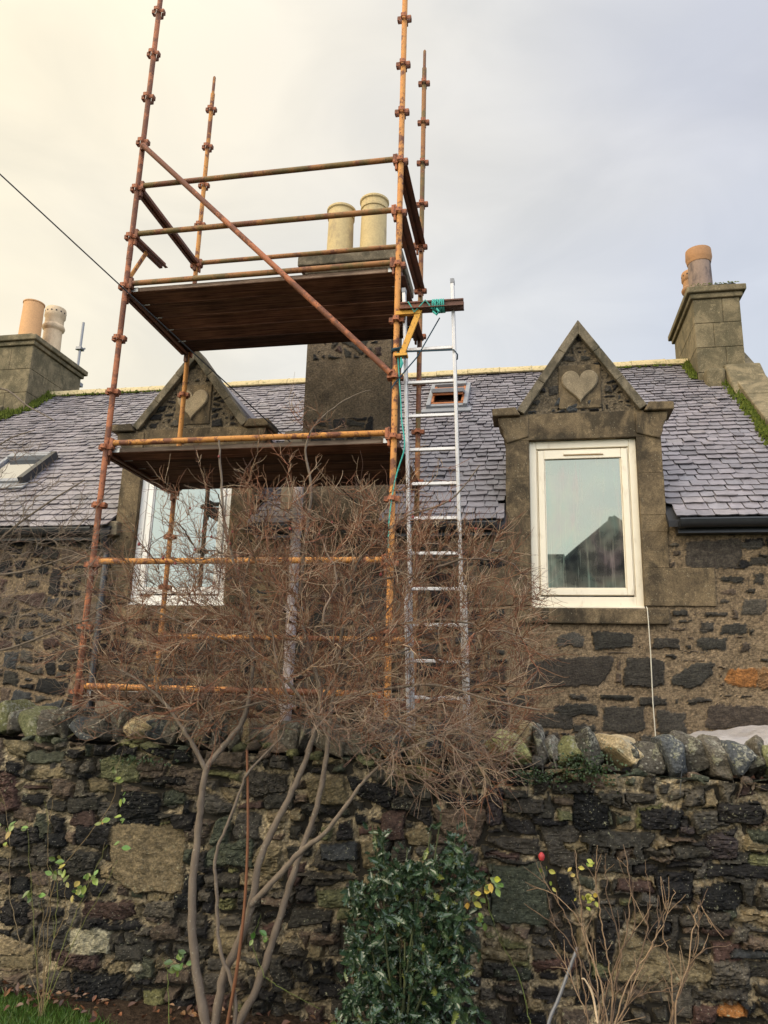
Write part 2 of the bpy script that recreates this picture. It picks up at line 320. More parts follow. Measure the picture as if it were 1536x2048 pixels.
n = NM('white_pipe', 0.5); n.color(n.mix(n.noise(6, 5, (1, 1, 0.4)), (0.42, 0.36, 0.34), (0.24, 0.20, 0.19))); M['pipe_w'] = n.m
n = NM('bark', 0.9, 0.2); b = n.mix(n.noise(22, 5, (1, 1, 0.35)), (0.19, 0.150, 0.112), (0.085, 0.063, 0.048)); b = n.mix(n.math('MULTIPLY', n.thr(n.noise(60, 3), 0.6, 0.7), 0.5), b, (0.30, 0.27, 0.20)); n.color(b); n.bump(n.noise(50, 5, (1, 1, 0.4)), 0.8, 0.006); M['bark'] = n.m
n = NM('twig', 0.85, 0.25); n.color(n.attr()); M['twig'] = n.m
n = NM('cane', 0.7); n.color(n.mix(n.noise(12, 4), (0.19, 0.07, 0.025), (0.085, 0.04, 0.022))); n.bump(n.noise(50, 3), 0.4, 0.004); M['cane'] = n.m
n = NM('leaf', 0.45, 0.4); n.color(n.attr()); M['leaf'] = n.m
n = NM('holly_leaf', 0.28, 0.6); n.color(n.mix(0.5, n.attr(), n.ramp(n.noise(30, 3), [(0.3, (0.7,) * 3), (0.7, (1.3,) * 3)]), 'MULTIPLY')); M['holly'] = n.m
n = NM('hip_red', 0.45); n.color(n.mix(n.noise(30, 2), (0.24, 0.035, 0.03), (0.14, 0.03, 0.025))); M['hip'] = n.m
n = NM('soil', 0.95, 0.1); n.color(n.ramp(n.noise(25, 6), [(0.3, (0.018, 0.012, 0.008)), (0.7, (0.06, 0.04, 0.026))])); n.bump(n.noise(40, 6), 1, 0.03); M['soil'] = n.m
n = NM('lawn', 0.95, 0.1); n.color(n.ramp(n.noise(18, 5), [(0.3, (0.02, 0.035, 0.006)), (0.7, (0.045, 0.075, 0.012))])); n.bump(n.noise(120, 3), 1, 0.02); M['lawn'] = n.m
n = NM('paving', 0.9, 0.2); n.color(n.mix(n.noise(8, 5), (0.16, 0.15, 0.13), (0.09, 0.085, 0.075))); n.bump(n.noise(60, 4), 0.5, 0.005); M['paving'] = n.m
n = NM('dark_wall', 0.9, 0.1); n.color((0.035, 0.035, 0.036)); M['nbr'] = n.m
n = NM('pale_block_wall', 0.9, 0.1); n.color((0.80, 0.90, 0.92)); M['block_w'] = n.m
n = NM('velux_grey', 0.5, 0.4); n.color(n.mix(n.noise(8, 4), (0.16, 0.165, 0.17), (0.24, 0.24, 0.25))); M['velux'] = n.m
n = NM('pine', 0.5); n.color(n.mix(n.noise(6, 4, (4, 1, 1)), (0.42, 0.15, 0.05), (0.25, 0.085, 0.03))); M['pine'] = n.m
n = NM('polythene', 0.35, 0.5); n.color(n.mix(n.noise(9, 4), (0.42, 0.38, 0.36), (0.25, 0.225, 0.21))); n.bump(n.noise(14, 5, (1, 3, 3)), 1, 0.03); M['poly'] = n.m
n = NM('render_beige', 0.9, 0.1); n.color(n.mix(n.noise(5, 4), (0.22, 0.18, 0.13), (0.14, 0.115, 0.085))); M['render'] = n.m

# ------------------------------------------------------------------ rubble masonry as a relief
PAL = {'k': [(.013, .012, .012), (.018, .016, .015), (.010, .010, .010)], 'd': [(.034, .031, .025), (.044, .038, .030)], 'm': [(.055, .057, .038), (.045, .05, .034)],
       't': [(.17, .13, .075), (.14, .11, .062)], 'M': [(.12, .115, .05), (.10, .10, .05)], 'b': [(.080, .060, .044), (.095, .068, .048)], 'r': [(.055, .034, .028), (.07, .04, .032)],
       'g': [(.070, .060, .046), (.056, .050, .041)], 'G': [(.050, .041, .032)], 'B': [(.066, .050, .038)], 'w': [(.30, .26, .17), (.26, .235, .16)], 'p': [(.036, .028, .028)], 's': [(.040, .042, .043)],
       'o': [(.27, .115, .035)], 'O': [(.20, .11, .05)]}
def stone_col(k, sc=1.0):
    c = random.choice(PAL[k]); v = random.uniform(.85, 1.2) * sc; return tuple(q * v for q in c)
def clip_poly(P, nx, nz, c):
    # keep the side nx*x + nz*z <= c
    o = []
    for i in range(len(P)):
        a, b_ = P[i], P[(i + 1) % len(P)]; da, db_ = nx * a[0] + nz * a[1] - c, nx * b_[0] + nz * b_[1] - c
        if da <= 0: o.append(a)
        if (da < 0 < db_) or (db_ < 0 < da): t = da / (da - db_); o.append((a[0] + (b_[0] - a[0]) * t, a[1] + (b_[1] - a[1]) * t))
    return o
def parea(P): return abs(sum(P[i][0] * P[(i + 1) % len(P)][1] - P[(i + 1) % len(P)][0] * P[i][1] for i in range(len(P)))) / 2
def guillotine(P, area, out, slant):
    if len(P) < 3: return
    xs = [p[0] for p in P]; zs = [p[1] for p in P]; wd, h = max(xs) - min(xs), max(zs) - min(zs); A = parea(P); t = area * math.exp(random.gauss(0, 0.75))
    if A < t or (wd < .06 and h < .04): out.append(P); return
    if wd > 1.45 * h or (wd > h and random.random() < .2): an = random.gauss(0, slant * 1.5)
    else: an = math.pi / 2 + random.gauss(0, slant)
    nx, nz = math.cos(an), math.sin(an); pr = [nx * p[0] + nz * p[1] for p in P]; lo, hi = min(pr), max(pr); c = lo + (hi - lo) * random.uniform(.3, .7)
    guillotine(clip_poly(P, nx, nz, c), area, out, slant); guillotine(clip_poly(P, -nx, -nz, -c), area, out, slant)
def cell_poly(q, cut=.22):
    # q: corners ccw; knock corners about and cut some of them to make an irregular convex polygon
    w_ = max(p[0] for p in q) - min(p[0] for p in q); h = max(p[1] for p in q) - min(p[1] for p in q); n_ = len(q); pts = []
    q = [(p[0] + random.uniform(-.07, .07) * w_, p[1] + random.uniform(-.09, .09) * h) for p in q]
    for i in range(n_):
        p, a, b = q[i], q[i - 1], q[(i + 1) % n_]
        if random.random() < .25: pts.append(p); continue
        big = cut * (1.7 if random.random() < .3 else .8)
        for nb, tt in ((a, random.uniform(.02, big)), (b, random.uniform(.02, big))): pts.append((p[0] + (nb[0] - p[0]) * tt, p[1] + (nb[1] - p[1]) * tt))
    return pts
def relief(name, x0, x1, z0, z1, res, cells, y, mat, parent, mcol, relief_h=.035, edge=.018, warp=.012, keep=None, gravel=.006, seed=0, inset=.006, top=None, mvar=.5, crev=2, smooth=False, grain=1.1):
    nx = int((x1 - x0) / res) + 1; nz_ = int((z1 - z0) / res) + 1
    xs = np.linspace(x0, x1, nx); zs = np.linspace(z0, z1, nz_); X, Z = np.meshgrid(xs, zs)
    WX = X + (fbm(X * 9, Z * 9, 3, seed) - .5) * warp * 2.4 + (fbm(X * 40, Z * 40, 2, seed + 5) - .5) * warp * .9
    WZ = Z + (fbm(X * 9, Z * 9, 3, seed + 9) - .5) * warp * 2.0 + (fbm(X * 40, Z * 40, 2, seed + 3) - .5) * warp * .9
    D_ = np.full(X.shape, -1.0); Hh = np.zeros(X.shape); C_ = np.zeros(X.shape + (3,)); PR = np.zeros(X.shape, np.int8)
    for poly, col, pri, rel in cells:
        pa = np.array(poly); pad = warp * 2
        i0 = max(0, int((pa[:, 0].min() - pad - x0) / (xs[1] - xs[0]))); i1 = min(nx, int((pa[:, 0].max() + pad - x0) / (xs[1] - xs[0])) + 2)
        j0 = max(0, int((pa[:, 1].min() - pad - z0) / (zs[1] - zs[0]))); j1 = min(nz_, int((pa[:, 1].max() + pad - z0) / (zs[1] - zs[0])) + 2)
        if i1 - i0 < 2 or j1 - j0 < 2: continue
        sl = (slice(j0, j1), slice(i0, i1)); px, pz = WX[sl], WZ[sl]; d = np.full(px.shape, 9.0)
        for i in range(len(pa)):
            a = pa[i]; b_ = pa[(i + 1) % len(pa)]; e_ = b_ - a; L = np.hypot(*e_)
            if L < 1e-6: continue
            d = np.minimum(d, (e_[0] * (pz - a[1]) - e_[1] * (px - a[0])) / L)
        d = d - inset
        cx, cz = pa.mean(0); sx = max(.03, np.ptp(pa[:, 0])); sz = max(.03, np.ptp(pa[:, 1]))
        ux = (X[sl] - cx) / sx; uz = (Z[sl] - cz) / sz
        hh = np.full(px.shape, 1.0)
        for k in range(6):
            an = random.uniform(0, 6.28); g = random.uniform(.2, 2.0); hh = np.minimum(hh, random.uniform(.6, 1.1) + g * (math.cos(an) * ux + math.sin(an) * uz) * .8)
        so = random.randint(0, 999); ra = random.gauss(0, .25); sa = random.choice((.15, .4, 1.0, 1.0)) * (.35 if sx * sz > .07 else 1); UU = X[sl] * math.cos(ra) + Z[sl] * math.sin(ra); VV = Z[sl] * math.cos(ra) - X[sl] * math.sin(ra)
        hh = hh + (fbm(UU * 22, VV * 34, 4, so) - .5) * (.55 + .5 * sa) + np.minimum(0, np.abs(fbm(UU * 9, VV * 40, 3, so + 7) - .5) * 8 - .5) * .6 * sa
        prof = np.clip(d / edge, 0, 1); prof = prof * (2 - prof)
        upd = (d > 0) & ((pri > PR[sl]) | ((pri == PR[sl]) & (d > D_[sl])))
        D_[sl] = np.where(upd, d, D_[sl]); PR[sl] = np.where(upd, pri, PR[sl]); Hh[sl] = np.where(upd, prof * (hh * .7 + .3) * rel, Hh[sl])
        cc = np.array(col)[None, None, :] * (0.45 + 1.1 * fbm(X[sl] * 26, Z[sl] * 34, 4, so + 2))[..., None]
        C_[sl] = np.where(upd[..., None], cc, C_[sl])
    ism = D_ <= 0
    mort = np.array(mcol)[None, None, :] * (1 - mvar / 2 + mvar * fbm(X * 7, Z * 7, 4, seed + 31))[..., None] * (1 - grain / 2 + grain * vnoise(X / res / 1.3, Z / res / 1.3, seed + 8))[..., None]
    C_ = np.where(ism[..., None], mort, C_)
    deep = np.clip((fbm(X * 6, Z * 9, 3, seed + 60) - crev) * 9, 0, 1) if crev < 1 else np.zeros(X.shape)
    C_ = np.where(ism[..., None], C_ * (1 - .55 * deep)[..., None], C_)  # deep joints: recess shade painted into the mortar colour
    Hh = np.where(ism, -deep * .022 + (vnoise(X / .012, Z / .012, seed + 77) - .5) * gravel + (fbm(X * 5, Z * 5, 3, seed + 4) - .5) * gravel * 2, Hh * relief_h + .002)
    vid = np.arange(nx * nz_).reshape(nz_, nx)
    if keep is None: K = np.ones((nz_ - 1, nx - 1), bool)
    else:
        K = keep((X[:-1, :-1] + X[1:, 1:]) / 2, (Z[:-1, :-1] + Z[1:, 1:]) / 2)
    a, b_, c, d = vid[:-1, :-1][K], vid[:-1, 1:][K], vid[1:, 1:][K], vid[1:, :-1][K]
    F_ = np.stack([a, b_, c, d], 1)
    used = np.zeros(nx * nz_, bool); used[F_.ravel()] = True; remap = np.cumsum(used) - 1
    V_ = np.stack([X.ravel(), (y - Hh).ravel(), Z.ravel()], 1)[used]; F_ = remap[F_]; CC = C_.reshape(-1, 3)[used]
    me = bpy.data.meshes.new(name); me.vertices.add(len(V_)); me.vertices.foreach_set('co', V_.astype(np.float32).ravel())
    me.loops.add(F_.size); me.loops.foreach_set('vertex_index', F_.astype(np.int32).ravel()); me.polygons.add(len(F_))
    me.polygons.foreach_set('loop_start', np.arange(0, F_.size, 4, dtype=np.int32)); me.polygons.foreach_set('loop_total', np.full(len(F_), 4, dtype=np.int32))
    me.polygons.foreach_set('use_smooth', np.full(len(F_), smooth, bool)); me.update(calc_edges=True); me.validate()
    ca = me.color_attributes.new('Col', 'FLOAT_COLOR', 'POINT'); A = np.ones((len(V_), 4), np.float32); A[:, :3] = CC; ca.data.foreach_set('color', A.ravel())
    me.materials.append(mat); o = bpy.data.objects.new(name, me); COL.objects.link(o)
    return par(o, parent)
def rnd_cells(x0, x1, z0, z1, area, pal, skip=0.0, gap=.01, cut=.22, rel=(0.5, 1.2), slant=.16):
    rc = []; guillotine([(x0, z0), (x1, z0), (x1, z1), (x0, z1)], area, rc, slant); out = []
    for P in rc:
        cx = sum(p[0] for p in P) / len(P); cz = sum(p[1] for p in P) / len(P); w_ = max(p[0] for p in P) - min(p[0] for p in P); h = max(p[1] for p in P) - min(p[1] for p in P)
        k = 1.0
        if random.random() < skip:
            if random.random() < .4: continue
            k = .5
        g = gap * random.uniform(.3, 1.7); kx, kz = max(.3, k * (1 - 2 * g / max(w_, .02))), max(.3, k * (1 - 2 * g / max(h, .02)))
        Q = [(cx + (p[0] - cx) * kx, cz + (p[1] - cz) * kz) for p in P]
        if random.random() < .6: Q = cell_poly(Q, cut * .6) if len(Q) > 3 else Q
        out.append((Q, stone_col(random.choice(pal)), 0, random.uniform(*rel)))
    return out

# traced outlines in metres
HS=[[[[4.689,2.964],[4.789,2.963],[4.792,3.013],[4.692,3.014]],"g"],[[[4.707,2.875],[4.791,2.875],[4.795,2.929],[4.71,2.93]],"b"],[[[4.678,2.782],[4.744,2.781],[4.748,2.839],[4.681,2.839]],"b"],[[[4.815,2.765],[5.306,2.763],[5.327,3.015],[4.832,3.02]],"G"],[[[5.276,2.942],[5.485,2.94],[5.492,3.022],[5.282,3.024]],"g"],[[[5.352,2.779],[5.509,2.778],[5.518,2.875],[5.36,2.876]],"d"],[[[5.09,2.634],[5.304,2.634],[5.309,2.699],[5.095,2.699]],"d"],[[[5.37,2.626],[5.458,2.627],[5.467,2.735],[5.378,2.735]],"d"],[[[5.094,2.53],[5.243,2.531],[5.248,2.594],[5.099,2.594]],"b"],[[[5.3,2.534],[5.384,2.534],[5.389,2.595],[5.305,2.595]],"d"],[[[5.252,2.357],[5.473,2.359],[5.485,2.492],[5.262,2.491]],"g"],[[[4.678,2.336],[4.83,2.338],[4.835,2.404],[4.682,2.403]],"d"],[[[4.949,2.335],[5.147,2.337],[5.151,2.388],[4.952,2.386]],"d"],[[[5.168,2.325],[5.216,2.325],[5.222,2.404],[5.174,2.404]],"b"],[[[4.732,2.281],[4.875,2.283],[4.877,2.319],[4.734,2.318]],"d"],[[[4.903,2.189],[5.037,2.19],[5.045,2.3],[4.91,2.299]],"d"],[[[5.07,2.191],[5.273,2.193],[5.281,2.294],[5.077,2.292]],"d"],[[[5.29,2.189],[5.329,2.189],[5.334,2.248],[5.295,2.248]],"d"],[[[4.644,2.209],[4.803,2.211],[4.805,2.246],[4.646,2.244]],"b"],[[[3.667,2.044],[3.928,2.048],[3.933,2.209],[3.671,2.206]],"g"],[[[3.995,2.041],[4.331,2.047],[4.338,2.205],[4.001,2.201]],"d"],[[[4.513,2.037],[4.739,2.041],[4.746,2.15],[4.519,2.147]],"d"],[[[4.783,2.026],[4.828,2.027],[4.832,2.089],[4.787,2.088]],"d"],[[[4.873,2.037],[5.125,2.041],[5.134,2.165],[4.882,2.162]],"d"],[[[5.205,2.038],[5.299,2.039],[5.305,2.109],[5.21,2.107]],"b"],[[[3.355,2.066],[3.435,2.068],[3.436,2.113],[3.355,2.112]],"d"],[[[4.384,2.048],[4.415,2.048],[4.417,2.087],[4.386,2.087]],"b"],[[[4.585,1.965],[4.69,1.967],[4.692,2.009],[4.587,2.007]],"d"],[[[3.413,1.696],[4.139,1.715],[4.151,1.981],[3.418,1.967]],"G"],[[[4.254,1.717],[4.578,1.726],[4.593,1.973],[4.266,1.967]],"d"],[[[4.664,1.713],[4.974,1.72],[4.989,1.934],[4.677,1.928]],"d"],[[[5.08,1.735],[5.34,1.742],[5.353,1.903],[5.092,1.898]],"o"],[[[5.346,1.73],[5.566,1.736],[5.582,1.908],[5.36,1.903]],"O"],[[[5.357,1.949],[5.438,1.95],[5.442,1.996],[5.361,1.995]],"d"],[[[5.026,1.896],[5.085,1.898],[5.087,1.928],[5.028,1.927]],"b"],[[[4.171,1.731],[4.239,1.733],[4.244,1.841],[4.175,1.84]],"b"],[[[4.051,1.601],[4.317,1.609],[4.32,1.673],[4.053,1.666]],"d"],[[[3.757,1.588],[3.935,1.593],[3.937,1.655],[3.759,1.65]],"d"],[[[4.347,1.551],[4.584,1.558],[4.589,1.657],[4.352,1.651]],"d"],[[[4.759,1.579],[4.96,1.585],[4.964,1.648],[4.763,1.642]],"d"],[[[4.667,1.584],[4.704,1.585],[4.706,1.626],[4.669,1.625]],"d"],[[[5.016,1.654],[5.146,1.657],[5.148,1.677],[5.017,1.673]],"d"],[[[5.167,1.653],[5.297,1.657],[5.299,1.681],[5.169,1.677]],"d"],[[[3.636,1.461],[4.023,1.473],[4.026,1.573],[3.639,1.561]],"d"],[[[4.04,1.322],[4.408,1.335],[4.421,1.576],[4.049,1.566]],"d"],[[[4.496,1.323],[4.761,1.333],[4.774,1.542],[4.508,1.534]],"d"],[[[4.91,1.39],[5.424,1.408],[5.442,1.606],[4.924,1.591]],"B"],[[[3.344,1.328],[3.834,1.345],[3.838,1.475],[3.346,1.459]],"d"],[[[3.803,1.313],[3.986,1.32],[3.989,1.403],[3.805,1.397]],"d"],[[[3.867,1.414],[3.982,1.418],[3.983,1.441],[3.868,1.437]],"d"],[[[3.082,1.514],[3.481,1.526],[3.483,1.635],[3.083,1.624]],"d"],[[[3.082,1.373],[3.241,1.378],[3.243,1.487],[3.082,1.482]],"d"],[[[4.731,2.019],[5.013,2.024],[5.014,2.042],[4.732,2.038]],"b"],[[[4.711,1.941],[4.949,1.946],[4.95,1.972],[4.712,1.967]],"b"],[[[4.105,1.995],[4.29,1.999],[4.291,2.022],[4.106,2.019]],"b"],[[[4.444,2.014],[4.655,2.018],[4.656,2.029],[4.444,2.025]],"b"],[[[3.936,1.632],[4.029,1.634],[4.029,1.65],[3.937,1.647]],"d"],[[[5.035,1.813],[5.071,1.814],[5.074,1.852],[5.037,1.851]],"b"],[[[5.036,1.737],[5.068,1.738],[5.072,1.783],[5.04,1.783]],"b"],[[[4.192,1.871],[4.238,1.872],[4.242,1.951],[4.196,1.95]],"b"],[[[4.857,2.346],[4.917,2.346],[4.918,2.37],[4.858,2.37]],"b"],[[[5.088,2.443],[5.177,2.443],[5.181,2.491],[5.092,2.49]],"d"],[[[5.185,2.161],[5.258,2.162],[5.26,2.185],[5.187,2.184]],"b"],[[[4.798,2.14],[4.858,2.141],[4.86,2.172],[4.8,2.172]],"b"]]
GS=[[[[1.078,0.435],[1.539,0.468],[1.505,0.832],[1.033,0.805]],"t"],[[[1.077,0.819],[1.344,0.834],[1.323,1.037],[1.053,1.024]],"k"],[[[1.393,0.792],[1.552,0.801],[1.542,0.918],[1.381,0.909]],"k"],[[[1.339,0.941],[1.481,0.948],[1.473,1.033],[1.33,1.026]],"m"],[[[0.397,1.125],[0.69,1.138],[0.679,1.221],[0.384,1.209]],"m"],[[[0.46,1.044],[0.702,1.055],[0.692,1.126],[0.449,1.115]],"t"],[[[0.934,1.06],[1.194,1.072],[1.177,1.223],[0.914,1.212]],"M"],[[[1.143,1.11],[1.334,1.119],[1.324,1.211],[1.132,1.204]],"b"],[[[1.256,1.046],[1.503,1.057],[1.498,1.109],[1.251,1.097]],"k"],[[[0.858,0.128],[1.119,0.149],[1.102,0.291],[0.838,0.271]],"w"],[[[1.22,0.048],[1.325,0.057],[1.318,0.124],[1.212,0.115]],"w"],[[[1.1,0.048],[1.213,0.058],[1.204,0.13],[1.091,0.121]],"t"],[[[0.927,-0.092],[1.221,-0.065],[1.204,0.073],[0.908,0.048]],"k"],[[[1.226,-0.003],[1.38,0.011],[1.375,0.057],[1.221,0.043]],"k"],[[[0.737,-0.078],[0.903,-0.063],[0.887,0.056],[0.719,0.042]],"d"],[[[0.765,0.046],[1.052,0.07],[1.042,0.154],[0.753,0.13]],"r"],[[[1.117,0.113],[1.311,0.129],[1.3,0.233],[1.105,0.217]],"d"],[[[1.338,0.225],[1.524,0.24],[1.515,0.334],[1.328,0.319]],"b"],[[[1.398,0.013],[1.605,0.031],[1.596,0.122],[1.389,0.104]],"b"],[[[1.004,0.252],[1.276,0.273],[1.27,0.326],[0.997,0.305]],"k"],[[[0.918,0.31],[1.244,0.334],[1.232,0.441],[0.904,0.418]],"r"],[[[1.276,0.331],[1.501,0.348],[1.49,0.459],[1.264,0.443]],"g"],[[[1.473,0.309],[1.664,0.324],[1.656,0.408],[1.465,0.393]],"d"],[[[1.481,0.169],[1.676,0.185],[1.67,0.246],[1.475,0.231]],"d"],[[[1.325,-0.106],[1.459,-0.094],[1.448,0.007],[1.314,-0.005]],"M"],[[[0.627,0.668],[0.775,0.676],[0.761,0.778],[0.612,0.77]],"k"],[[[0.815,0.679],[1.066,0.694],[1.05,0.829],[0.797,0.815]],"k"],[[[0.735,0.869],[0.963,0.881],[0.95,0.985],[0.72,0.973]],"d"],[[[0.393,0.665],[0.598,0.677],[0.581,0.791],[0.375,0.78]],"k"],[[[0.28,0.845],[0.419,0.852],[0.382,1.088],[0.24,1.082]],"r"],[[[0.856,0.98],[1.004,0.987],[0.991,1.086],[0.843,1.079]],"t"],[[[0.771,1.052],[0.873,1.057],[0.865,1.121],[0.762,1.117]],"k"],[[[1.638,0.62],[1.914,0.638],[1.902,0.799],[1.623,0.783]],"m"],[[[1.628,0.522],[1.848,0.538],[1.842,0.617],[1.621,0.603]],"d"],[[[1.712,0.475],[1.828,0.483],[1.825,0.525],[1.709,0.517]],"d"],[[[1.597,0.446],[1.696,0.453],[1.689,0.532],[1.59,0.525]],"g"],[[[0.442,0.407],[0.583,0.417],[0.566,0.528],[0.424,0.518]],"k"],[[[0.329,0.546],[0.615,0.565],[0.605,0.632],[0.318,0.614]],"d"],[[[0.421,0.239],[0.595,0.253],[0.575,0.383],[0.4,0.371]],"k"],[[[0.641,0.126],[0.836,0.142],[0.815,0.291],[0.618,0.276]],"g"],[[[0.445,0.013],[0.681,0.033],[0.669,0.118],[0.431,0.098]],"t"],[[[1.161,-0.091],[1.309,-0.077],[1.302,-0.016],[1.154,-0.03]],"d"],[[[1.485,-0.111],[1.629,-0.098],[1.621,-0.018],[1.477,-0.031]],"k"],[[[2.296,0.706],[2.494,0.719],[2.49,0.818],[2.292,0.806]],"s"],[[[1.942,0.95],[2.137,0.96],[2.132,1.053],[1.936,1.043]],"d"],[[[2.671,0.978],[2.849,0.988],[2.848,1.068],[2.669,1.059]],"d"],[[[2.61,0.825],[2.766,0.834],[2.763,0.983],[2.606,0.975]],"r"],[[[2.153,0.48],[2.285,0.49],[2.28,0.582],[2.148,0.573]],"k"],[[[2.286,0.461],[2.535,0.479],[2.531,0.585],[2.281,0.568]],"M"],[[[2.308,0.348],[2.378,0.353],[2.375,0.424],[2.305,0.419]],"k"],[[[2.111,0.161],[2.225,0.171],[2.222,0.227],[2.108,0.218]],"k"],[[[2.297,0.038],[2.466,0.053],[2.462,0.136],[2.293,0.121]],"k"],[[[1.964,-0.015],[2.1,-0.003],[2.095,0.066],[1.959,0.054]],"k"],[[[2.099,0.002],[2.298,0.02],[2.294,0.084],[2.095,0.066]],"t"],[[[3.22,0.446],[3.513,0.469],[3.52,0.756],[3.222,0.736]],"m"],[[[3.192,0.937],[3.295,0.943],[3.297,1.14],[3.193,1.135]],"p"],[[[3.306,0.997],[3.5,1.007],[3.502,1.09],[3.307,1.081]],"d"],[[[3.039,0.146],[3.173,0.158],[3.173,0.225],[3.038,0.213]],"k"],[[[3.154,0.273],[3.396,0.293],[3.398,0.383],[3.154,0.363]],"t"],[[[3.228,0.185],[3.404,0.2],[3.406,0.289],[3.228,0.274]],"m"],[[[3.242,0.128],[3.393,0.142],[3.394,0.195],[3.243,0.182]],"d"],[[[3.392,0.077],[3.495,0.086],[3.497,0.165],[3.394,0.155]],"t"],[[[3.181,0.772],[3.384,0.785],[3.385,0.823],[3.181,0.81]],"r"],[[[3.104,0.681],[3.206,0.688],[3.206,0.745],[3.103,0.738]],"r"],[[[2.151,0.92],[2.319,0.929],[2.316,1.01],[2.146,1.002]],"d"],[[[2.277,0.646],[2.398,0.654],[2.396,0.703],[2.275,0.695]],"k"],[[[2.158,0.589],[2.422,0.606],[2.42,0.655],[2.155,0.638]],"d"],[[[1.965,0.447],[2.132,0.459],[2.129,0.518],[1.961,0.506]],"b"],[[[2.241,0.285],[2.413,0.299],[2.41,0.365],[2.237,0.352]],"b"],[[[3.638,0.93],[3.831,0.941],[3.839,1.137],[3.644,1.128]],"k"],[[[3.304,0.996],[3.498,1.006],[3.5,1.097],[3.305,1.087]],"d"],[[[3.52,1.107],[3.741,1.118],[3.744,1.195],[3.522,1.184]],"d"],[[[3.433,0.941],[3.619,0.952],[3.621,1.004],[3.434,0.993]],"k"],[[[3.754,1.058],[3.903,1.065],[3.907,1.15],[3.757,1.143]],"d"],[[[3.913,1.075],[4.074,1.084],[4.078,1.149],[3.916,1.141]],"d"],[[[3.974,0.958],[4.189,0.97],[4.195,1.071],[3.979,1.06]],"k"],[[[4.159,0.941],[4.251,0.947],[4.255,1.001],[4.163,0.996]],"p"],[[[3.864,0.947],[3.973,0.953],[3.976,1.014],[3.867,1.008]],"t"],[[[4.324,1.005],[4.564,1.019],[4.573,1.127],[4.332,1.115]],"k"],[[[4.11,0.821],[4.357,0.837],[4.362,0.908],[4.115,0.893]],"d"],[[[3.976,0.826],[4.125,0.835],[4.128,0.885],[3.979,0.876]],"d"],[[[3.925,0.742],[4.056,0.75],[4.059,0.818],[3.929,0.81]],"k"],[[[4.081,0.783],[4.259,0.795],[4.262,0.835],[4.083,0.824]],"k"],[[[4.021,0.62],[4.213,0.633],[4.222,0.784],[4.029,0.771]],"k"],[[[4.214,0.59],[4.442,0.607],[4.452,0.737],[4.223,0.722]],"k"],[[[4.26,0.738],[4.595,0.76],[4.602,0.843],[4.266,0.822]],"k"],[[[4.485,0.925],[4.61,0.932],[4.616,1.004],[4.491,0.996]],"m"],[[[4.472,0.818],[4.601,0.826],[4.607,0.896],[4.478,0.889]],"M"],[[[4.389,0.543],[4.534,0.554],[4.538,0.61],[4.393,0.599]],"t"],[[[4.368,0.393],[4.564,0.41],[4.569,0.464],[4.373,0.448]],"s"],[[[4.254,0.263],[4.459,0.281],[4.469,0.398],[4.262,0.38]],"g"],[[[4.166,0.184],[4.445,0.21],[4.45,0.28],[4.17,0.255]],"d"],[[[4.173,0.092],[4.286,0.102],[4.292,0.188],[4.178,0.177]],"r"],[[[4.271,0.133],[4.418,0.147],[4.423,0.204],[4.275,0.19]],"o"],[[[4.427,0.156],[4.543,0.167],[4.546,0.199],[4.43,0.188]],"t"],[[[3.41,0.257],[3.646,0.277],[3.648,0.338],[3.411,0.318]],"r"],[[[3.232,0.189],[3.39,0.203],[3.392,0.286],[3.233,0.272]],"d"],[[[3.227,0.128],[3.37,0.141],[3.371,0.193],[3.227,0.18]],"d"],[[[3.388,0.079],[3.496,0.089],[3.498,0.161],[3.389,0.152]],"t"],[[[3.34,0.012],[3.49,0.026],[3.491,0.088],[3.341,0.074]],"k"],[[[4.27,0.822],[4.442,0.833],[4.453,0.976],[4.28,0.966]],"p"],[[[4.146,0.507],[4.374,0.525],[4.38,0.607],[4.151,0.59]],"d"],[[[3.847,0.652],[4.023,0.664],[4.027,0.735],[3.85,0.723]],"r"],[[[3.582,0.824],[3.712,0.832],[3.714,0.888],[3.583,0.88]],"t"],[[[3.721,0.824],[3.836,0.831],[3.838,0.886],[3.723,0.879]],"d"],[[[3.84,0.813],[3.943,0.82],[3.947,0.888],[3.842,0.882]],"b"],[[[4.196,1.081],[4.307,1.086],[4.313,1.17],[4.201,1.164]],"g"],[[[4.101,0.902],[4.249,0.91],[4.251,0.938],[4.103,0.929]],"b"],[[[3.701,0.256],[3.811,0.266],[3.814,0.334],[3.703,0.325]],"M"],[[[4.378,0.457],[4.465,0.464],[4.472,0.541],[4.383,0.534]],"g"],[[[3.747,0.511],[3.878,0.521],[3.881,0.592],[3.75,0.582]],"d"],[[[3.54,0.148],[3.66,0.159],[3.662,0.21],[3.541,0.199]],"d"],[[[3.985,0.469],[4.113,0.479],[4.117,0.548],[3.989,0.539]],"k"]]
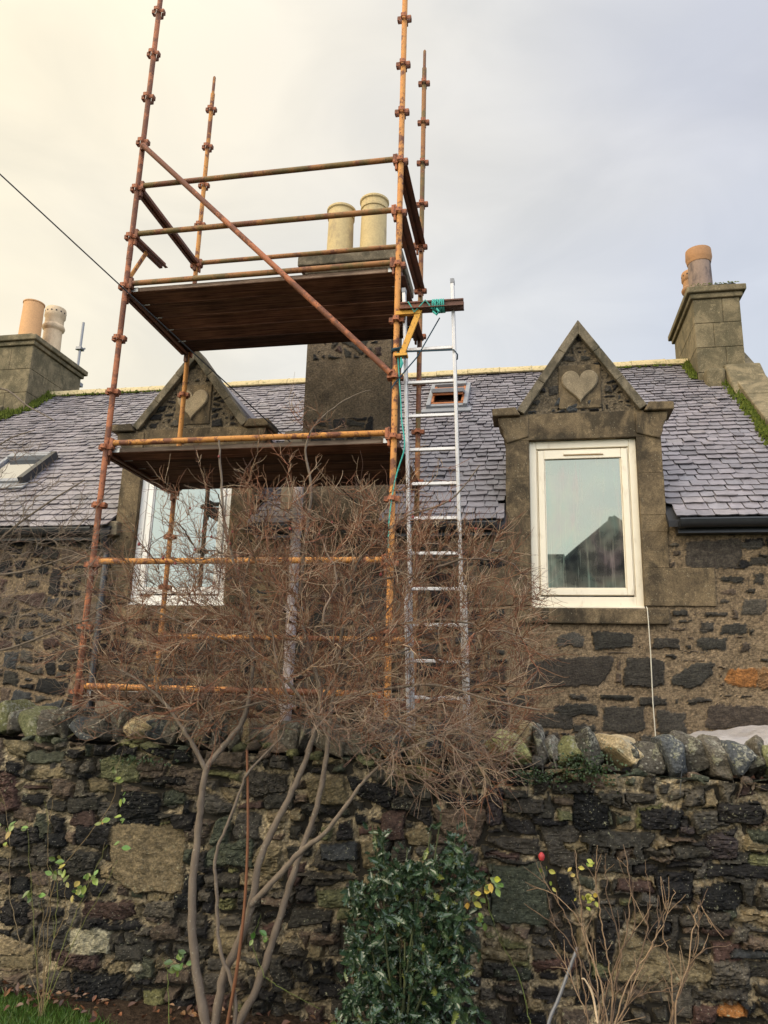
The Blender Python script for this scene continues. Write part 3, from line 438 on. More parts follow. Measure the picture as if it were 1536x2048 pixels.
STEMS=[[[[1.82,-1.42,-0.022],[1.76,-1.42,0.173],[1.707,-1.42,0.398],[1.69,-1.42,0.633],[1.687,-1.4,0.873],[1.694,-1.4,1.049],[1.697,-1.38,1.175],[1.756,-1.35,1.279],[1.843,-1.3,1.413],[1.871,-1.25,1.576],[1.849,-1.2,1.831],[1.781,-1.2,2.122],[1.641,-1.2,2.487],[1.568,-1.2,2.869],[1.532,-1.2,3.133]],0.026,0.006],[[[1.697,-1.38,1.175],[1.599,-1.4,1.329],[1.465,-1.4,1.483],[1.3,-1.4,1.615],[1.137,-1.4,1.694]],0.014,0.006],[[[1.86,-1.4,-0.025],[1.889,-1.4,0.201],[1.962,-1.4,0.366],[2.015,-1.4,0.556],[2.035,-1.38,0.744],[2.111,-1.36,0.94],[2.179,-1.34,1.091],[2.241,-1.3,1.269],[2.274,-1.25,1.452],[2.267,-1.2,1.615],[2.165,-1.15,1.868],[2.074,-1.1,2.136]],0.025,0.01],[[[1.964,-1.36,-0.041],[2.067,-1.36,0.181],[2.121,-1.36,0.368],[2.17,-1.34,0.553],[2.232,-1.32,0.769],[2.286,-1.3,0.941],[2.326,-1.28,1.143],[2.337,-1.25,1.322],[2.342,-1.2,1.562],[2.361,-1.15,1.842],[2.367,-1.1,2.137]],0.022,0.01],[[[2.01,-1.42,0.537],[2.133,-1.45,0.658],[2.275,-1.47,0.811],[2.409,-1.5,0.918],[2.532,-1.5,1.078],[2.601,-1.48,1.175],[2.748,-1.45,1.3],[2.927,-1.45,1.38]],0.017,0.005],[[[1.972,-1.45,0.135],[1.878,-1.45,0.328],[1.842,-1.45,0.556],[1.819,-1.45,0.767],[1.858,-1.45,0.891],[1.91,-1.42,1.062],[1.955,-1.4,1.188],[2.08,-1.3,1.341]],0.011,0.006],[[[2.347,-1.24,1.348],[2.214,-1.2,1.503],[2.034,-1.2,1.553],[1.893,-1.3,1.522],[1.72,-1.3,1.463]],0.01,0.004],[[[2.09,-1.1,2.136],[2.101,-1.1,2.503],[2.122,-1.1,2.819],[2.076,-1.1,3.081],[2.126,-1.1,3.245],[2.315,-1.1,3.405],[2.475,-1.1,3.465]],0.011,0.003],[[[2.367,-1.1,2.137],[2.449,-1.1,2.377],[2.695,-1.15,2.607],[2.996,-1.2,2.71],[3.17,-1.2,2.918]],0.009,0.003],[[[2.361,-1.15,1.842],[2.603,-1.2,1.955],[2.894,-1.25,2.009],[3.174,-1.3,1.98],[3.438,-1.35,1.9]],0.01,0.004],[[[2.342,-1.2,1.562],[2.622,-1.25,1.623],[2.938,-1.35,1.656],[3.232,-1.45,1.587],[3.48,-1.5,1.546]],0.01,0.004],[[[2.344,-1.2,1.507],[2.646,-1.35,1.467],[2.933,-1.5,1.407],[3.166,-1.6,1.304]],0.009,0.003],[[[2.274,-1.25,1.452],[2.025,-1.2,1.692],[1.728,-1.25,1.854],[1.396,-1.3,1.991],[1.096,-1.3,2.107]],0.01,0.004],[[[2.269,-1.2,1.56],[2.387,-1.0,1.793],[2.632,-0.9,2.163],[2.844,-0.9,2.473]],0.01,0.004]]
CANE=[[1.951,-1.47,0.013],[1.983,-1.47,0.275],[1.992,-1.45,0.566],[1.971,-1.42,0.917],[1.923,-1.38,1.288]]
ENV=[[0.73,1.663],[0.719,1.994],[1.014,2.336],[1.328,2.522],[1.511,2.678],[1.698,2.801],[1.948,2.923],[2.197,3.044],[2.393,2.847],[2.7,2.762],[2.996,2.68],[3.282,2.528],[3.472,2.269],[3.547,1.966],[3.553,1.7],[3.43,1.463],[3.323,1.231],[3.165,1.074],[2.952,1.164],[2.621,1.304],[2.449,1.403],[2.042,1.416],[1.655,1.375],[1.339,1.449],[0.914,1.522]]
BASE=[2.239,-1.25,1.292]
LSTEMS=[[[[-0.486,-1.2,0.606],[-0.428,-1.2,1.333],[-0.218,-1.2,2.114],[0.079,-1.2,2.504],[0.369,-1.2,2.732],[0.633,-1.2,2.894]],0.014,0.004],[[[-0.428,-1.2,1.333],[-0.07,-1.2,1.707],[0.33,-1.2,1.836],[0.655,-1.2,1.963],[0.852,-1.2,2.011]],0.01,0.004],[[[-0.459,-1.2,1.483],[-0.083,-1.2,2.178],[0.327,-1.2,2.307],[0.729,-1.2,2.433]],0.01,0.004],[[[-0.403,-1.2,2.113],[-0.369,-1.2,3.132],[-0.135,-1.2,3.556],[0.155,-1.2,3.415],[0.358,-1.2,3.31]],0.01,0.003],[[[-0.285,-1.2,2.276],[-0.203,-1.2,2.846],[-0.029,-1.2,3.155],[0.218,-1.2,3.252]],0.008,0.003]]
LENV=[[-0.642,1.478],[-1.007,3.153],[-0.292,3.344],[0.116,3.185],[0.402,3.002],[0.633,2.894],[0.813,2.723],[0.878,2.336],[0.911,1.935],[0.622,1.72],[0.221,1.652]]
LBASE=[-0.678,-1.2,1.477]
HOLLY=[[2.657,0.952],[2.753,0.747],[3.028,0.88],[3.065,0.998],[3.115,0.862],[3.176,0.729],[3.151,0.505],[3.163,0.29],[3.209,0.084],[3.174,-0.144],[2.534,-0.213],[2.47,0.012],[2.49,0.253],[2.533,0.457],[2.501,0.614],[2.575,0.689]]
ROSE=[[[0.856,-1.35,-0.047],[0.802,-1.35,0.211],[0.84,-1.35,0.461],[0.788,-1.35,0.711],[0.781,-1.35,0.972]],[[0.87,-1.35,-0.046],[0.854,-1.35,0.264],[0.856,-1.35,0.562],[1.008,-1.35,0.775],[1.148,-1.35,0.99],[1.146,-1.35,1.175]],[[0.856,-1.35,-0.047],[0.712,-1.35,0.204],[0.594,-1.35,0.468],[0.548,-1.35,0.748],[0.462,-1.35,0.982]],[[0.885,-1.35,-0.044],[0.957,-1.35,0.272],[1.033,-1.35,0.474],[1.088,-1.35,0.628],[1.146,-1.35,0.758]],[[0.85,-1.35,-0.047],[0.78,-1.35,0.258],[0.704,-1.35,0.552],[0.641,-1.35,0.858]],[[0.879,-1.35,-0.045],[0.891,-1.35,0.316],[0.874,-1.35,0.538],[0.814,-1.35,0.635]],[[0.867,-1.35,-0.046],[0.84,-1.35,0.214],[0.792,-1.35,0.457],[0.761,-1.35,0.581]],[[0.898,-1.35,-0.031],[1.016,-1.35,0.277],[1.133,-1.35,0.506],[1.215,-1.35,0.686]],[[0.873,-1.35,-0.045],[0.876,-1.35,0.217],[0.94,-1.35,0.393],[0.91,-1.35,0.566]]]
ROSELEAF=[[0.909,-1.38,0.647],[0.934,-1.38,0.574],[0.875,-1.38,0.67],[1.013,-1.38,0.542],[1.04,-1.38,0.568],[1.004,-1.38,0.504],[1.182,-1.38,1.1],[1.236,-1.38,0.895],[1.146,-1.38,0.903],[0.574,-1.38,0.82],[0.652,-1.38,0.824],[0.526,-1.38,0.83],[1.236,-1.38,0.769],[1.16,-1.38,1.151],[0.747,-1.38,0.511],[0.766,-1.38,0.487],[1.082,-1.38,0.584],[1.107,-1.38,0.623],[0.869,-1.38,0.607],[1.106,-1.38,0.863],[1.221,-1.38,1.023],[0.527,-1.38,0.726]]
PRUNED=[[[3.667,-1.5,0.087],[3.653,-1.5,0.304],[3.626,-1.5,0.485],[3.574,-1.5,0.628],[3.487,-1.5,0.771],[3.47,-1.5,0.853]],[[3.71,-1.5,0.091],[3.709,-1.5,0.329],[3.683,-1.5,0.511],[3.62,-1.5,0.631],[3.531,-1.5,0.71],[3.44,-1.5,0.736]],[[3.743,-1.5,0.095],[3.787,-1.5,0.376],[3.838,-1.5,0.544],[3.868,-1.5,0.712],[3.863,-1.5,0.839],[3.831,-1.5,0.88]],[[3.753,-1.5,0.096],[3.774,-1.5,0.335],[3.749,-1.5,0.516],[3.733,-1.5,0.66],[3.716,-1.5,0.808],[3.732,-1.5,0.939]],[[3.775,-1.5,0.098],[3.85,-1.5,0.342],[3.925,-1.5,0.551],[3.956,-1.5,0.719],[3.941,-1.5,0.844]],[[3.984,-1.5,0.081],[4.038,-1.5,0.28],[4.101,-1.5,0.444],[4.18,-1.5,0.531],[4.255,-1.5,0.551]],[[3.996,-1.5,0.101],[4.03,-1.5,0.318],[4.024,-1.5,0.477],[4.004,-1.5,0.598],[4.033,-1.5,0.724]],[[4.013,-1.5,0.219],[4.088,-1.5,0.403],[4.151,-1.5,0.569],[4.173,-1.5,0.734]],[[4.037,-1.5,0.26],[4.102,-1.5,0.464],[4.133,-1.5,0.608],[4.172,-1.5,0.713],[4.212,-1.5,0.624]],[[3.736,-1.5,0.192],[3.657,-1.5,0.406],[3.55,-1.5,0.563],[3.461,-1.5,0.619]],[[3.768,-1.5,0.195],[3.814,-1.5,0.501],[3.769,-1.5,0.726],[3.763,-1.5,0.854]],[[3.8,-1.5,0.178],[3.897,-1.5,0.426],[4.017,-1.5,0.64],[4.068,-1.5,0.768]],[[3.745,-1.5,0.154],[3.721,-1.5,0.37],[3.661,-1.5,0.53],[3.644,-1.5,0.696],[3.629,-1.5,0.911]],[[3.714,-1.5,0.17],[3.79,-1.5,0.437],[3.885,-1.5,0.609],[3.874,-1.5,0.755]],[[3.755,-1.5,0.135],[3.859,-1.5,0.303],[4.0,-1.5,0.355],[4.066,-1.5,0.391]],[[3.766,-1.5,0.136],[3.852,-1.5,0.382],[3.945,-1.5,0.511],[3.994,-1.5,0.618]],[[3.7,-1.5,0.11],[3.631,-1.5,0.282],[3.568,-1.5,0.419],[3.499,-1.5,0.517]]]
FORK=[[3.697,-1.6,0.234],[3.68,-1.6,0.34],[3.65,-1.6,0.396],[3.635,-1.6,0.399]]
STICK=[[3.484,-1.45,0.129],[3.544,-1.45,0.277],[3.629,-1.45,0.482]]
PLEAF=[[3.628,-1.45,0.814],[3.699,-1.45,0.851],[3.705,-1.45,0.841],[3.682,-1.45,0.709],[3.647,-1.45,0.685],[3.705,-1.45,0.7],[3.692,-1.45,0.667],[3.489,-1.45,0.805],[3.522,-1.45,0.73],[3.179,-1.45,0.673],[3.215,-1.45,0.72],[3.239,-1.45,0.733],[3.275,-1.45,0.713],[3.131,-1.45,0.648],[3.167,-1.45,0.585],[3.191,-1.45,0.565],[2.057,-1.45,0.41],[2.111,-1.45,0.392],[1.695,-1.45,0.267],[1.637,-1.45,0.297],[1.628,-1.45,0.25],[1.671,-1.45,0.231],[3.168,-1.45,0.988]]
REDBUD=[3.473,-1.5,0.871]
TWINE=[[3.236,-1.4,0.555],[3.294,-1.4,0.429],[3.363,-1.4,0.307],[3.41,-1.4,0.124]]
TWINE2=[[2.106,-1.4,0.208],[2.213,-1.4,0.162],[2.396,-1.4,0.095]]

# ================================================================== GROUND
TAN = 0.9; EY, EZ = 1.46, 3.21; RY = 4.72; RZ = EZ + (RY - EY) * TAN
def roof_z(y): return EZ + (y - EY) * TAN
GZ = -.10
m = MB(); m.add([(-300, -300, GZ), (300, -300, GZ), (300, 300, GZ), (-300, 300, GZ)], [(0, 1, 2, 3)])
tag(m.build('ground', M['lawn']), kind='structure')
def grass_edge(x): return -1.13 - .012 * math.sin(x * 9) - max(0, x - .6) ** 1.5 * .42 if x < 3.4 else -1.13 - 1.97
m = MB(); nx_ = 60
vs = []; fs = []
for i in range(nx_ + 1):
    x = -3 + 10.5 * i / nx_; ye = grass_edge(x) - .0 + .015 * math.sin(i * 2.3)
    for j in range(7):
        t = j / 6; yy = ye + (-1.08 - ye) * t; vs.append((x, yy, GZ + .004 + .03 * t * t + random.uniform(0, .012) * (t > 0)))
for i in range(nx_):
    for j in range(6): a = i * 7 + j; fs.append((a, a + 7, a + 8, a + 1))
m.add(vs, fs); tag(m.build('soil_bed', M['soil'], smooth=True), kind='structure')
m = MB(); m.box(-12, 14, -.719, 1.62, -.095, .004)
tag(m.build('paved_path', M['paving']), kind='structure')

# ================================================================== COTTAGE
HX0, HX1 = -4.75, 6.35; WY = 1.6
cottage = tag(empty('stone_cottage', (.8, WY, 0)), 'dark stone cottage with lavender slate roof, two heart gabled dormers and three chimneys', 'house')
DOR = [(-.045, .515, .885, 5.19), (3.965, .495, .84, 5.235)]   # centre x, window half width, kneeler half width, apex z
WB, WT = 2.43, 4.02
def wall_keep(X, Z):
    k = np.ones(X.shape, bool)
    for cx, hw, kw, az in DOR: k &= ~((np.abs(X - cx) < hw + .01) & (Z > WB - .02))
    k &= (Z < 3.22) | ((X > 1.2) & (X < 2.08) & (Z < 3.24))
    return k
cells = []
for poly, k in HS:
    k2 = k
    cells.append((cell_poly(poly, .30), stone_col(k2), 1, random.uniform(.45, .9) * (.6 if k in 'GB' else 1)))
cx_max = 3.25
for c in rnd_cells(HX0 + .01, cx_max, 1.0, 3.22, .034, 'kkkdddkgbsGr', .10, .011): cells.append(c)
for c in rnd_cells(5.62, HX1, 1.0, 3.2, .034, 'kkddgbsG', .12, .012): cells.append(c)
for c in rnd_cells(5.1, 5.62, 2.75, 3.2, .03, 'kkdgG', .2, .014): cells.append(c)
for c in rnd_cells(3.25, 5.62, 1.0, 1.33, .03, 'kkdgG', .2, .014): cells.append(c)
relief('wall', HX0 + .005, HX1, 1.0, 3.24, .0115, cells, WY, M['house_rubble'], cottage, (.175, .126, .076), .036, .012, .024, wall_keep, .005, 3)
# wall core, coarse parts out of sight, gables and back
m = MB()
m.box(HX0, HX1, WY + .02, WY + .05, 0, 2.3)
for a, b_ in ((HX0, DOR[0][0] - .56), (DOR[0][0] + .56, DOR[1][0] - .55), (DOR[1][0] + .55, HX1)): m.box(a, b_, WY + .021, WY + .06, 2.301, 3.2)
m.box(HX0, HX1, WY - .004, WY + .019, 0, .998)
for gx in (HX0, HX1 - .3):
    m.prismx([(WY + .062, 0), (7.84, 0), (7.84, 3.1), (RY, RZ - .12), (WY + .062, 3.14)], gx, gx + .3)
m.box(HX0 + .301, HX1 - .301, 7.5, 7.83, 0, 3.1)
m.build('gable_wall', M['render'], cottage)
# window reveals and dark rooms behind them
# ---- roof deck
roof = None
m = MB(); T = .05
m.prismx([(2.3, roof_z(2.3) - .03), (RY, RZ - .03), (8.0, RZ - (8.0 - RY) * TAN), (8.0, RZ - (8.0 - RY) * TAN - .1), (RY, RZ - .16), (2.3, roof_z(2.3) - .16)], HX0 + .3, HX1 - .32)
for a, b_ in ((HX0 + .3, -.78), (.70, 1.19), (2.09, 3.25), (4.68, HX1 - .32)): m.prismx([(EY, EZ - .03), (2.299, roof_z(2.299) - .03), (2.299, roof_z(2.299) - .16), (EY, EZ - .09)], a, b_)
roof = m.build('roof', M['dark'], cottage)
# ---- slates
th = math.atan(TAN); ct, st_ = math.cos(th), math.sin(th); SL = (RY - EY) / ct
m = MB(); s = -.02; row = 0; SX0, SX1 = -4.42, 5.98
while s < SL - .03:
    g = (.122 - .036 * (s / SL)) * random.uniform(.93, 1.07); x = SX0 - random.uniform(0, .15)
    while x < SX1:
        wd = random.uniform(.10, .195) * (1.05 - .15 * s / SL); xa, xb = max(x, SX0), min(x + wd, SX1); x += wd
        if xb - xa < .03: continue
        yy = EY + s * ct; zc = EZ + s * st_
        # no slates inside the dormers, the central chimney and the end chimneys
        if 1.2 < (xa + xb) / 2 < 2.07 and yy < 2.15: continue
        if any(abs((xa + xb) / 2 - cx) < kw - .22 and zc < min(az - .4, 5.0) - max(0, abs((xa + xb) / 2 - cx) - .0) * .9 and yy < 3.2 for cx, hw, kw, az in DOR): continue
        if (xa + xb) / 2 > 5.66 and yy > 4.2: continue
        if (xa + xb) / 2 < -4.05 and yy > 4.2: continue
        xm_ = (xa + xb) / 2
        if yy < WY + .14:
            sk_ = False
            for cx, hw, kw, az in DOR:
                if abs(xm_ - cx) < hw + .235: sk_ = True
                elif xm_ > cx and xa < cx + hw + .235: xa = cx + hw + .235
                elif xm_ < cx and xb > cx - hw - .235: xb = cx - hw - .235
            if sk_ or xb - xa < .03: continue
        v = random.uniform(.74, .95); tint = random.random()
        base = (.232, .206, .220) if tint < .7 else ((.212, .194, .208) if tint < .9 else (.248, .218, .222))
        if random.random() < .05: base = (.14, .125, .135)
        m.col = tuple(q * v for q in base)
        L = g * 1.75; t0 = random.uniform(.007, .014); lift = random.uniform(.012, .024); tw = random.uniform(-.006, .006)
        gp = random.uniform(.002, .007); nb = 5; ja = random.uniform(-.006, .006)
        bot = []
        for i in range(nb):
            u = i / (nb - 1); bot.append((xa + gp + (xb - xa - 2 * gp) * u, s + ja + random.uniform(-.006, .005) + (.012 if i in (0, nb - 1) and random.random() < .5 else 0)))
        vs = []
        def PT(px, ps, pn): return (px, EY + ps * ct - pn * st_, EZ + ps * st_ + pn * ct)
        for (px, ps) in bot: vs.append(PT(px, ps, lift + t0 + tw * ((px - xa) / wd)))
        for (px, ps) in bot: vs.append(PT(px, ps + .002, lift + tw * ((px - xa) / wd)))
        vs.append(PT(xb - gp, s + L, .006)); vs.append(PT(xa + gp, s + L, .006))
        vs.append(PT(xb - gp, s + L, .000)); vs.append(PT(xa + gp, s + L, .000))
        fs = [tuple(range(nb)) + (2 * nb, 2 * nb + 1)]
        fs += [(nb + i, nb + i + 1, i + 1, i) for i in range(nb - 1)]
        fs += [(0, 2 * nb + 1, 2 * nb + 3, nb), (nb - 1, 2 * nb - 1, 2 * nb + 2, 2 * nb)]
        m.add(vs, fs)
    s += g; row += 1
par(m.build('slate_covering', M['slate']), roof)
# ridge tiles
x = -4.1; k = 0; proto = None
while x < 5.65:
    if 1.16 < x + .25 < 2.1 and False: pass
    m = MB(); pts = []
    for i in range(9):
        a = math.pi * i / 8; pts.append((RY - math.cos(a) * .145, RZ - .055 + math.sin(a) * .115))
    inn = [(y_ * .0 + RY + (y_ - RY) * .86, z_ - .012) for y_, z_ in pts][::-1]
    m.prismx(pts + inn, x, x + .445); m.box(x + .43, x + .455, RY - .03, RY + .03, RZ + .055, RZ + .068)
    o = m.build('ridge_tile', M['ridge'], roof, smooth=True); o.location = (0, random.uniform(-.006, .006), random.uniform(-.008, .006)); x += .45
# moss lines along ridge, skews
def moss_strip(name, pts, wd, parent, n_per=260, hgt=.03):
    m = MB()
    for i in range(len(pts) - 1):
        a, b_ = Vector(pts[i]), Vector(pts[i + 1]); L = (b_ - a).length
        for k in range(int(n_per * L)):
            p = a.lerp(b_, random.random()) + Vector((random.gauss(0, wd), random.gauss(0, wd * .5), 0)); r = random.uniform(.008, .026); h = hgt * random.uniform(.4, 1.1)
            vs = []; nn = 5; ph = random.uniform(0, 6)
            for q in range(nn): an = ph + 6.283 * q / nn; vs.append((p.x + r * math.cos(an), p.y + r * math.sin(an), p.z + (p.y - p.y) - h * .4 + r * math.sin(an) * .8))
            vs.append((p.x, p.y, p.z + h)); m.add(vs, [(q, (q + 1) % nn, nn) for q in range(nn)])
    return tag(m.build(name, M['moss'], parent, smooth=True), kind='stuff')
moss_strip('moss', [(-4.0, RY - .15, RZ - .07), (-1.4, RY - .15, RZ - .075)], .03, roof, 50, .03)
moss_strip('moss', [(3.9, RY - .15, RZ - .075), (5.6, RY - .15, RZ - .075)], .03, roof, 40, .026)

# ---- skews (gable copings)
def skew(x0, x1, inner, sgn):
    m = MB(); ys = [EY - .05, 2.05, 2.75, 3.45, 4.12, RY + .06]
    for i in range(len(ys) - 1):
        a, b_ = ys[i] + .004, ys[i + 1] - .004
        m.prismx([(a, roof_z(a) - .1), (b_, roof_z(b_) - .1), (b_, roof_z(b_) + .15 + .006 * (i % 2)), (a, roof_z(a) + .15 + .006 * (i % 2))], x0, x1)
    sk = m.build('skew', M['chimney_stone'], cottage, bevel=.012)
    pts = [(inner, y_, roof_z(y_) + .05) for y_ in np.linspace(EY, 4.3 if sgn > 0 else 4.3, 8)]
    moss_strip('moss', pts, .045, sk, 420, .05)
    m = MB(); m.prismx([(EY, roof_z(EY) + .0), (4.5, roof_z(4.5) + .0), (4.5, roof_z(4.5) + .07), (EY, roof_z(EY) + .07)], inner - .05, inner + .05); m.build('moss_bed', M['moss'], sk)
    return sk
skew(6.0, 6.38, 5.985, 1); skew(-4.78, -4.42, -4.41, -1)

# ---- chimneys
def pot_plain(name, cx, cy, z, h, r, mat, parent, lip=True):
    m = MB(); P = [(0, z), (r * 1.03, z), (r * 1.0, z + h * .5), (r * .97, z + h - .13)]
    if lip: P += [(r * 1.04, z + h - .125), (r * 1.05, z + h - .09), (r * 1.02, z + h - .08), (r * 1.03, z + h - .045), (r * 1.13, z + h - .03), (r * 1.13, z + h - .008), (r * 1.08, z + h)]
    else: P += [(r * .97, z + h - .02), (r * 1.03, z + h - .018), (r * 1.03, z + h)]
    P += [(r * .85, z + h), (r * .85, z + h - .2), (0, z + h - .2)]
    m.lathe(cx, cy, P, 32); return m.build('chimney_pot', mat, parent, smooth=True)
def pot_crown(cx, cy, z, h, r, mat, parent):
    m = MB(); P = [(0, z), (r * 1.1, z), (r * 1.1, z + .05), (r * .92, z + .07), (r * .86, z + h * .55), (r * 1.02, z + h * .58), (r * 1.08, z + h * .62), (r * 1.0, z + h * .66), (r * .9, z + h * .68), (r * .88, z + h * .80), (r * 1.0, z + h * .83), (r * 1.0, z + h * .97), (r * .95, z + h), (r * .7, z + h), (r * .7, z + h * .8), (0, z + h * .8)]
    m.lathe(cx, cy, P, 28); o = m.build('chimney_pot', mat, parent, smooth=True)
    for k in range(14):
        a = 6.283 * k / 14; c, s_ = math.cos(a), math.sin(a); m = MB(); m.tube([(cx + c * r * .9, cy + s_ * r * .9, z + h * .91), (cx + c * r * 1.012, cy + s_ * r * 1.012, z + h * .91)], r * .085, 8); m.build('vent_hole', M['dark'], parent)
    return o
def end_chimney(x0, x1, y0, y1, zb, zt, name_mat, blocks=.36, skirt=None):
    m = MB(); z = zt; i = 0; xm = x0 + (x1 - x0) * .45
    m.box(x0 + .02, x1 - .02, y0 + .02, y1 - .02, zb - .6, zt)
    while z > zb:
        za = max(z - blocks, zb - .02); xm = x0 + (x1 - x0) * (.40 if i % 2 else .62); ym = y0 + (y1 - y0) * (.3 if i % 2 else .55)
        for (a, b_, c, d) in ((x0, xm, y0, ym), (xm, x1, y0, ym), (x0, xm, ym, y1), (xm, x1, ym, y1)): m.box(a + .0015, b_ - .0015, c + .0015, d - .0015, za + .002, z - .002)
        z = za; i += 1
    ch = m.build('chimney', name_mat, cottage, bevel=.007)
    m = MB(); m.box(x0 - .035, x1 + .035, y0 - .035, y1 + .035, zt, zt + .07); m.box(x0 - .075, x1 + .075, y0 - .075, y1 + .075, zt + .07, zt + .155)
    m.prism([(x0 - .02, zt + .155), (x1 + .02, zt + .155), (x1 - .05, zt + .20), (x0 + .05, zt + .20)], y0 - .02, y1 + .02)
    m.build('cornice', M['chimney_stone'], ch, bevel=.014)
    return ch
chR = end_chimney(5.635, 6.215, 4.10, 5.38, 5.62, 6.76, M['chimney_stone'], .345)
pot_plain('p', 5.83, 4.42, 6.94, .66, .150, M['pot_sooty'], chR, False)
m = MB(); m.lathe(5.83, 4.42, [(.10, 7.46), (.152, 7.46), (.158, 7.48), (.165, 7.52), (.172, 7.54), (.166, 7.66), (.12, 7.665), (.12, 7.5)], 26); m.build('pot_rim', M['pot_orange'], chR, smooth=True)
pot_crown(5.86, 4.98, 6.94, .72, .150, M['pot_orange'], chR)
m = MB(); m.box(5.69, 5.93, 3.93, 4.11, 5.42, 5.72); m.build('corbel_block', M['chimney_stone'], chR, bevel=.04)
m = MB(); m.prismx([(3.6, roof_z(3.6) + .06), (4.11, roof_z(4.11) + .06), (4.11, 5.8), (4.0, 5.78)], 5.93, 6.36); m.build('skew_top', M['chimney_stone'], chR, bevel=.02)
moss_strip('moss', [(5.62, 4.15, roof_z(4.15) + .05), (5.62, 4.66, roof_z(4.66) + .05)], .03, chR, 500, .07)
moss_strip('moss', [(5.63, 4.08, 6.97), (6.2, 4.08, 6.965)], .03, chR, 60, .012)
tag(chR, 'greenish ashlar chimney on the right gable')
chL = end_chimney(-5.05, -4.06, 4.12, 5.42, 5.62, 6.74, M['chimney_stone'], .39)
pot_plain('p', -4.50, 4.55, 6.92, .80, .165, M['pot_terracotta'], chL, False)
pot_crown(-4.40, 4.98, 6.92, .92, .17, M['pot_cream'], chL)
moss_strip('moss', [(-4.04, 4.15, roof_z(4.15) + .05), (-4.04, 4.64, roof_z(4.64) + .06)], .04, chL, 600, .09)
moss_strip('moss', [(-4.4, 3.75, roof_z(3.75) + .05), (-4.1, 4.15, roof_z(4.15) + .06)], .06, chL, 500, .06)

tag(chL, 'ashlar chimney on the left gable')
# central chimney rising off the wall head
ch_c = [('k', 1.25, 2.00, 4.98, 5.20, 9), ('k', 1.27, 1.93, 4.02, 4.34, 14)]
cells = []
for (_, a, b_, c, d, nn) in ch_c:
    cells += rnd_cells(a, b_, c, d, (b_ - a) * (d - c) / nn, 'kkkddr', .12, .008, slant=.3)
m = MB(); m.box(1.185, 2.095, WY + .0, 2.22, 3.0, 5.98); chC = m.build('chimney', M['chimney_dark'], cottage, bevel=.01)
relief('rubble_face', 1.187, 2.093, 3.26, 5.9, .0095, cells, WY - .006, M['house_rubble'], chC, (.105, .078, .050), .024, .014, .016, None, .0015, 9, mvar=1.0, grain=.3)
m = MB(); m.box(1.13, 2.15, WY - .06, 2.28, 5.98, 6.05); m.box(1.06, 2.20, WY - .12, 2.34, 6.05, 6.17); m.box(1.20, 2.08, WY + .02, 2.2, 6.17, 6.23); m.build('cornice', M['dressed_grey'], chC, bevel=.015)
pot_plain('p', 1.405, 1.92, 6.20, .80, .148, M['pot_buff'], chC); pot_plain('p', 1.79, 1.92, 6.20, .88, .148, M['pot_buff'], chC)
tag(chC, 'dark stained central chimney behind the scaffold')
m = MB(); m.box(.99, 1.185, WY + .01, 2.1, 3.3, 4.22); m.build('shoulder_stone', M['render'], chC, bevel=.01)
# smooth dressed zone of the breast below the wall head
m = MB()
for (a, b_, c, d) in ((1.19, 2.09, 3.02, 3.26), (1.22, 1.72, 2.55, 3.0), (1.74, 2.1, 2.7, 3.0)): m.box(a, b_, WY - .028, WY + .01, c, d)
m.build('dressed_band', M['chimney_dark'], cottage, bevel=.008)

# ---- dormers
def window(cx, hw, mat, glass, sill=True):
    wnd = empty('window', (cx, WY + .05, WB)); par(wnd, cottage); yf = WY + .035
    x0, x1, z0, z1 = cx - hw, cx + hw, WB, WT; f = .066
    m = MB(); m.box(x0, x0 + f, yf, yf + .07, z0, z1); m.box(x1 - f, x1, yf, yf + .07, z0, z1); m.box(x0 + f, x1 - f, yf, yf + .07, z1 - f - .01, z1); m.box(x0 + f, x1 - f, yf, yf + .07, z0, z0 + .085)
    # rebate bead
    b_ = .014; m.box(x0 + f, x0 + f + b_, yf + .014, yf + .06, z0 + .085, z1 - f - .01); m.box(x1 - f - b_, x1 - f, yf + .014, yf + .06, z0 + .085, z1 - f - .01)
    m.build('frame', mat, wnd, bevel=.005)
    a, c = f + .016, .058
    m = MB(); X0, X1, Z0, Z1 = x0 + a, x1 - a, z0 + .10, z1 - f - .026
    ys = yf - .006
    m.box(X0, X0 + c, ys, ys + .06, Z0, Z1); m.box(X1 - c, X1, ys, ys + .06, Z0, Z1); m.box(X0 + c, X1 - c, ys, ys + .06, Z1 - c * 1.55, Z1); m.box(X0 + c, X1 - c, ys, ys + .06, Z0, Z0 + c)
    b2 = .012; m.box(X0 + c, X1 - c, ys + .012, ys + .05, Z0 + c, Z0 + c + b2); m.box(X0 + c, X0 + c + b2, ys + .012, ys + .05, Z0 + c + b2, Z1 - c * 1.55); m.box(X1 - c - b2, X1 - c, ys + .012, ys + .05, Z0 + c + b2, Z1 - c * 1.55)
    m.build('sash', mat, wnd, bevel=.006)
    m = MB(); m.box(X0 + c, X1 - c, ys + .025, ys + .045, Z0 + c, Z1 - c * 1.5); m.build('pane', glass, wnd)
    m = MB(); m.box(cx - .17, cx + .17, ys - .012, ys + .0, Z1 - .052, Z1 - .030); m.build('trickle_vent', mat, wnd, bevel=.003)
    m = MB(); m.box(cx - .172, cx + .195, ys - .010, ys + .0, Z1 - .060, Z1 - .0525); m.build('vent_strip', M['brass'], wnd)
    if sill:
        m = MB(); m.box(x0 - .0, x1 + .0, yf - .035, yf + .03, z0 - .022, z0 - .001); m.build('sill_board', mat, wnd, bevel=.006)
    return wnd
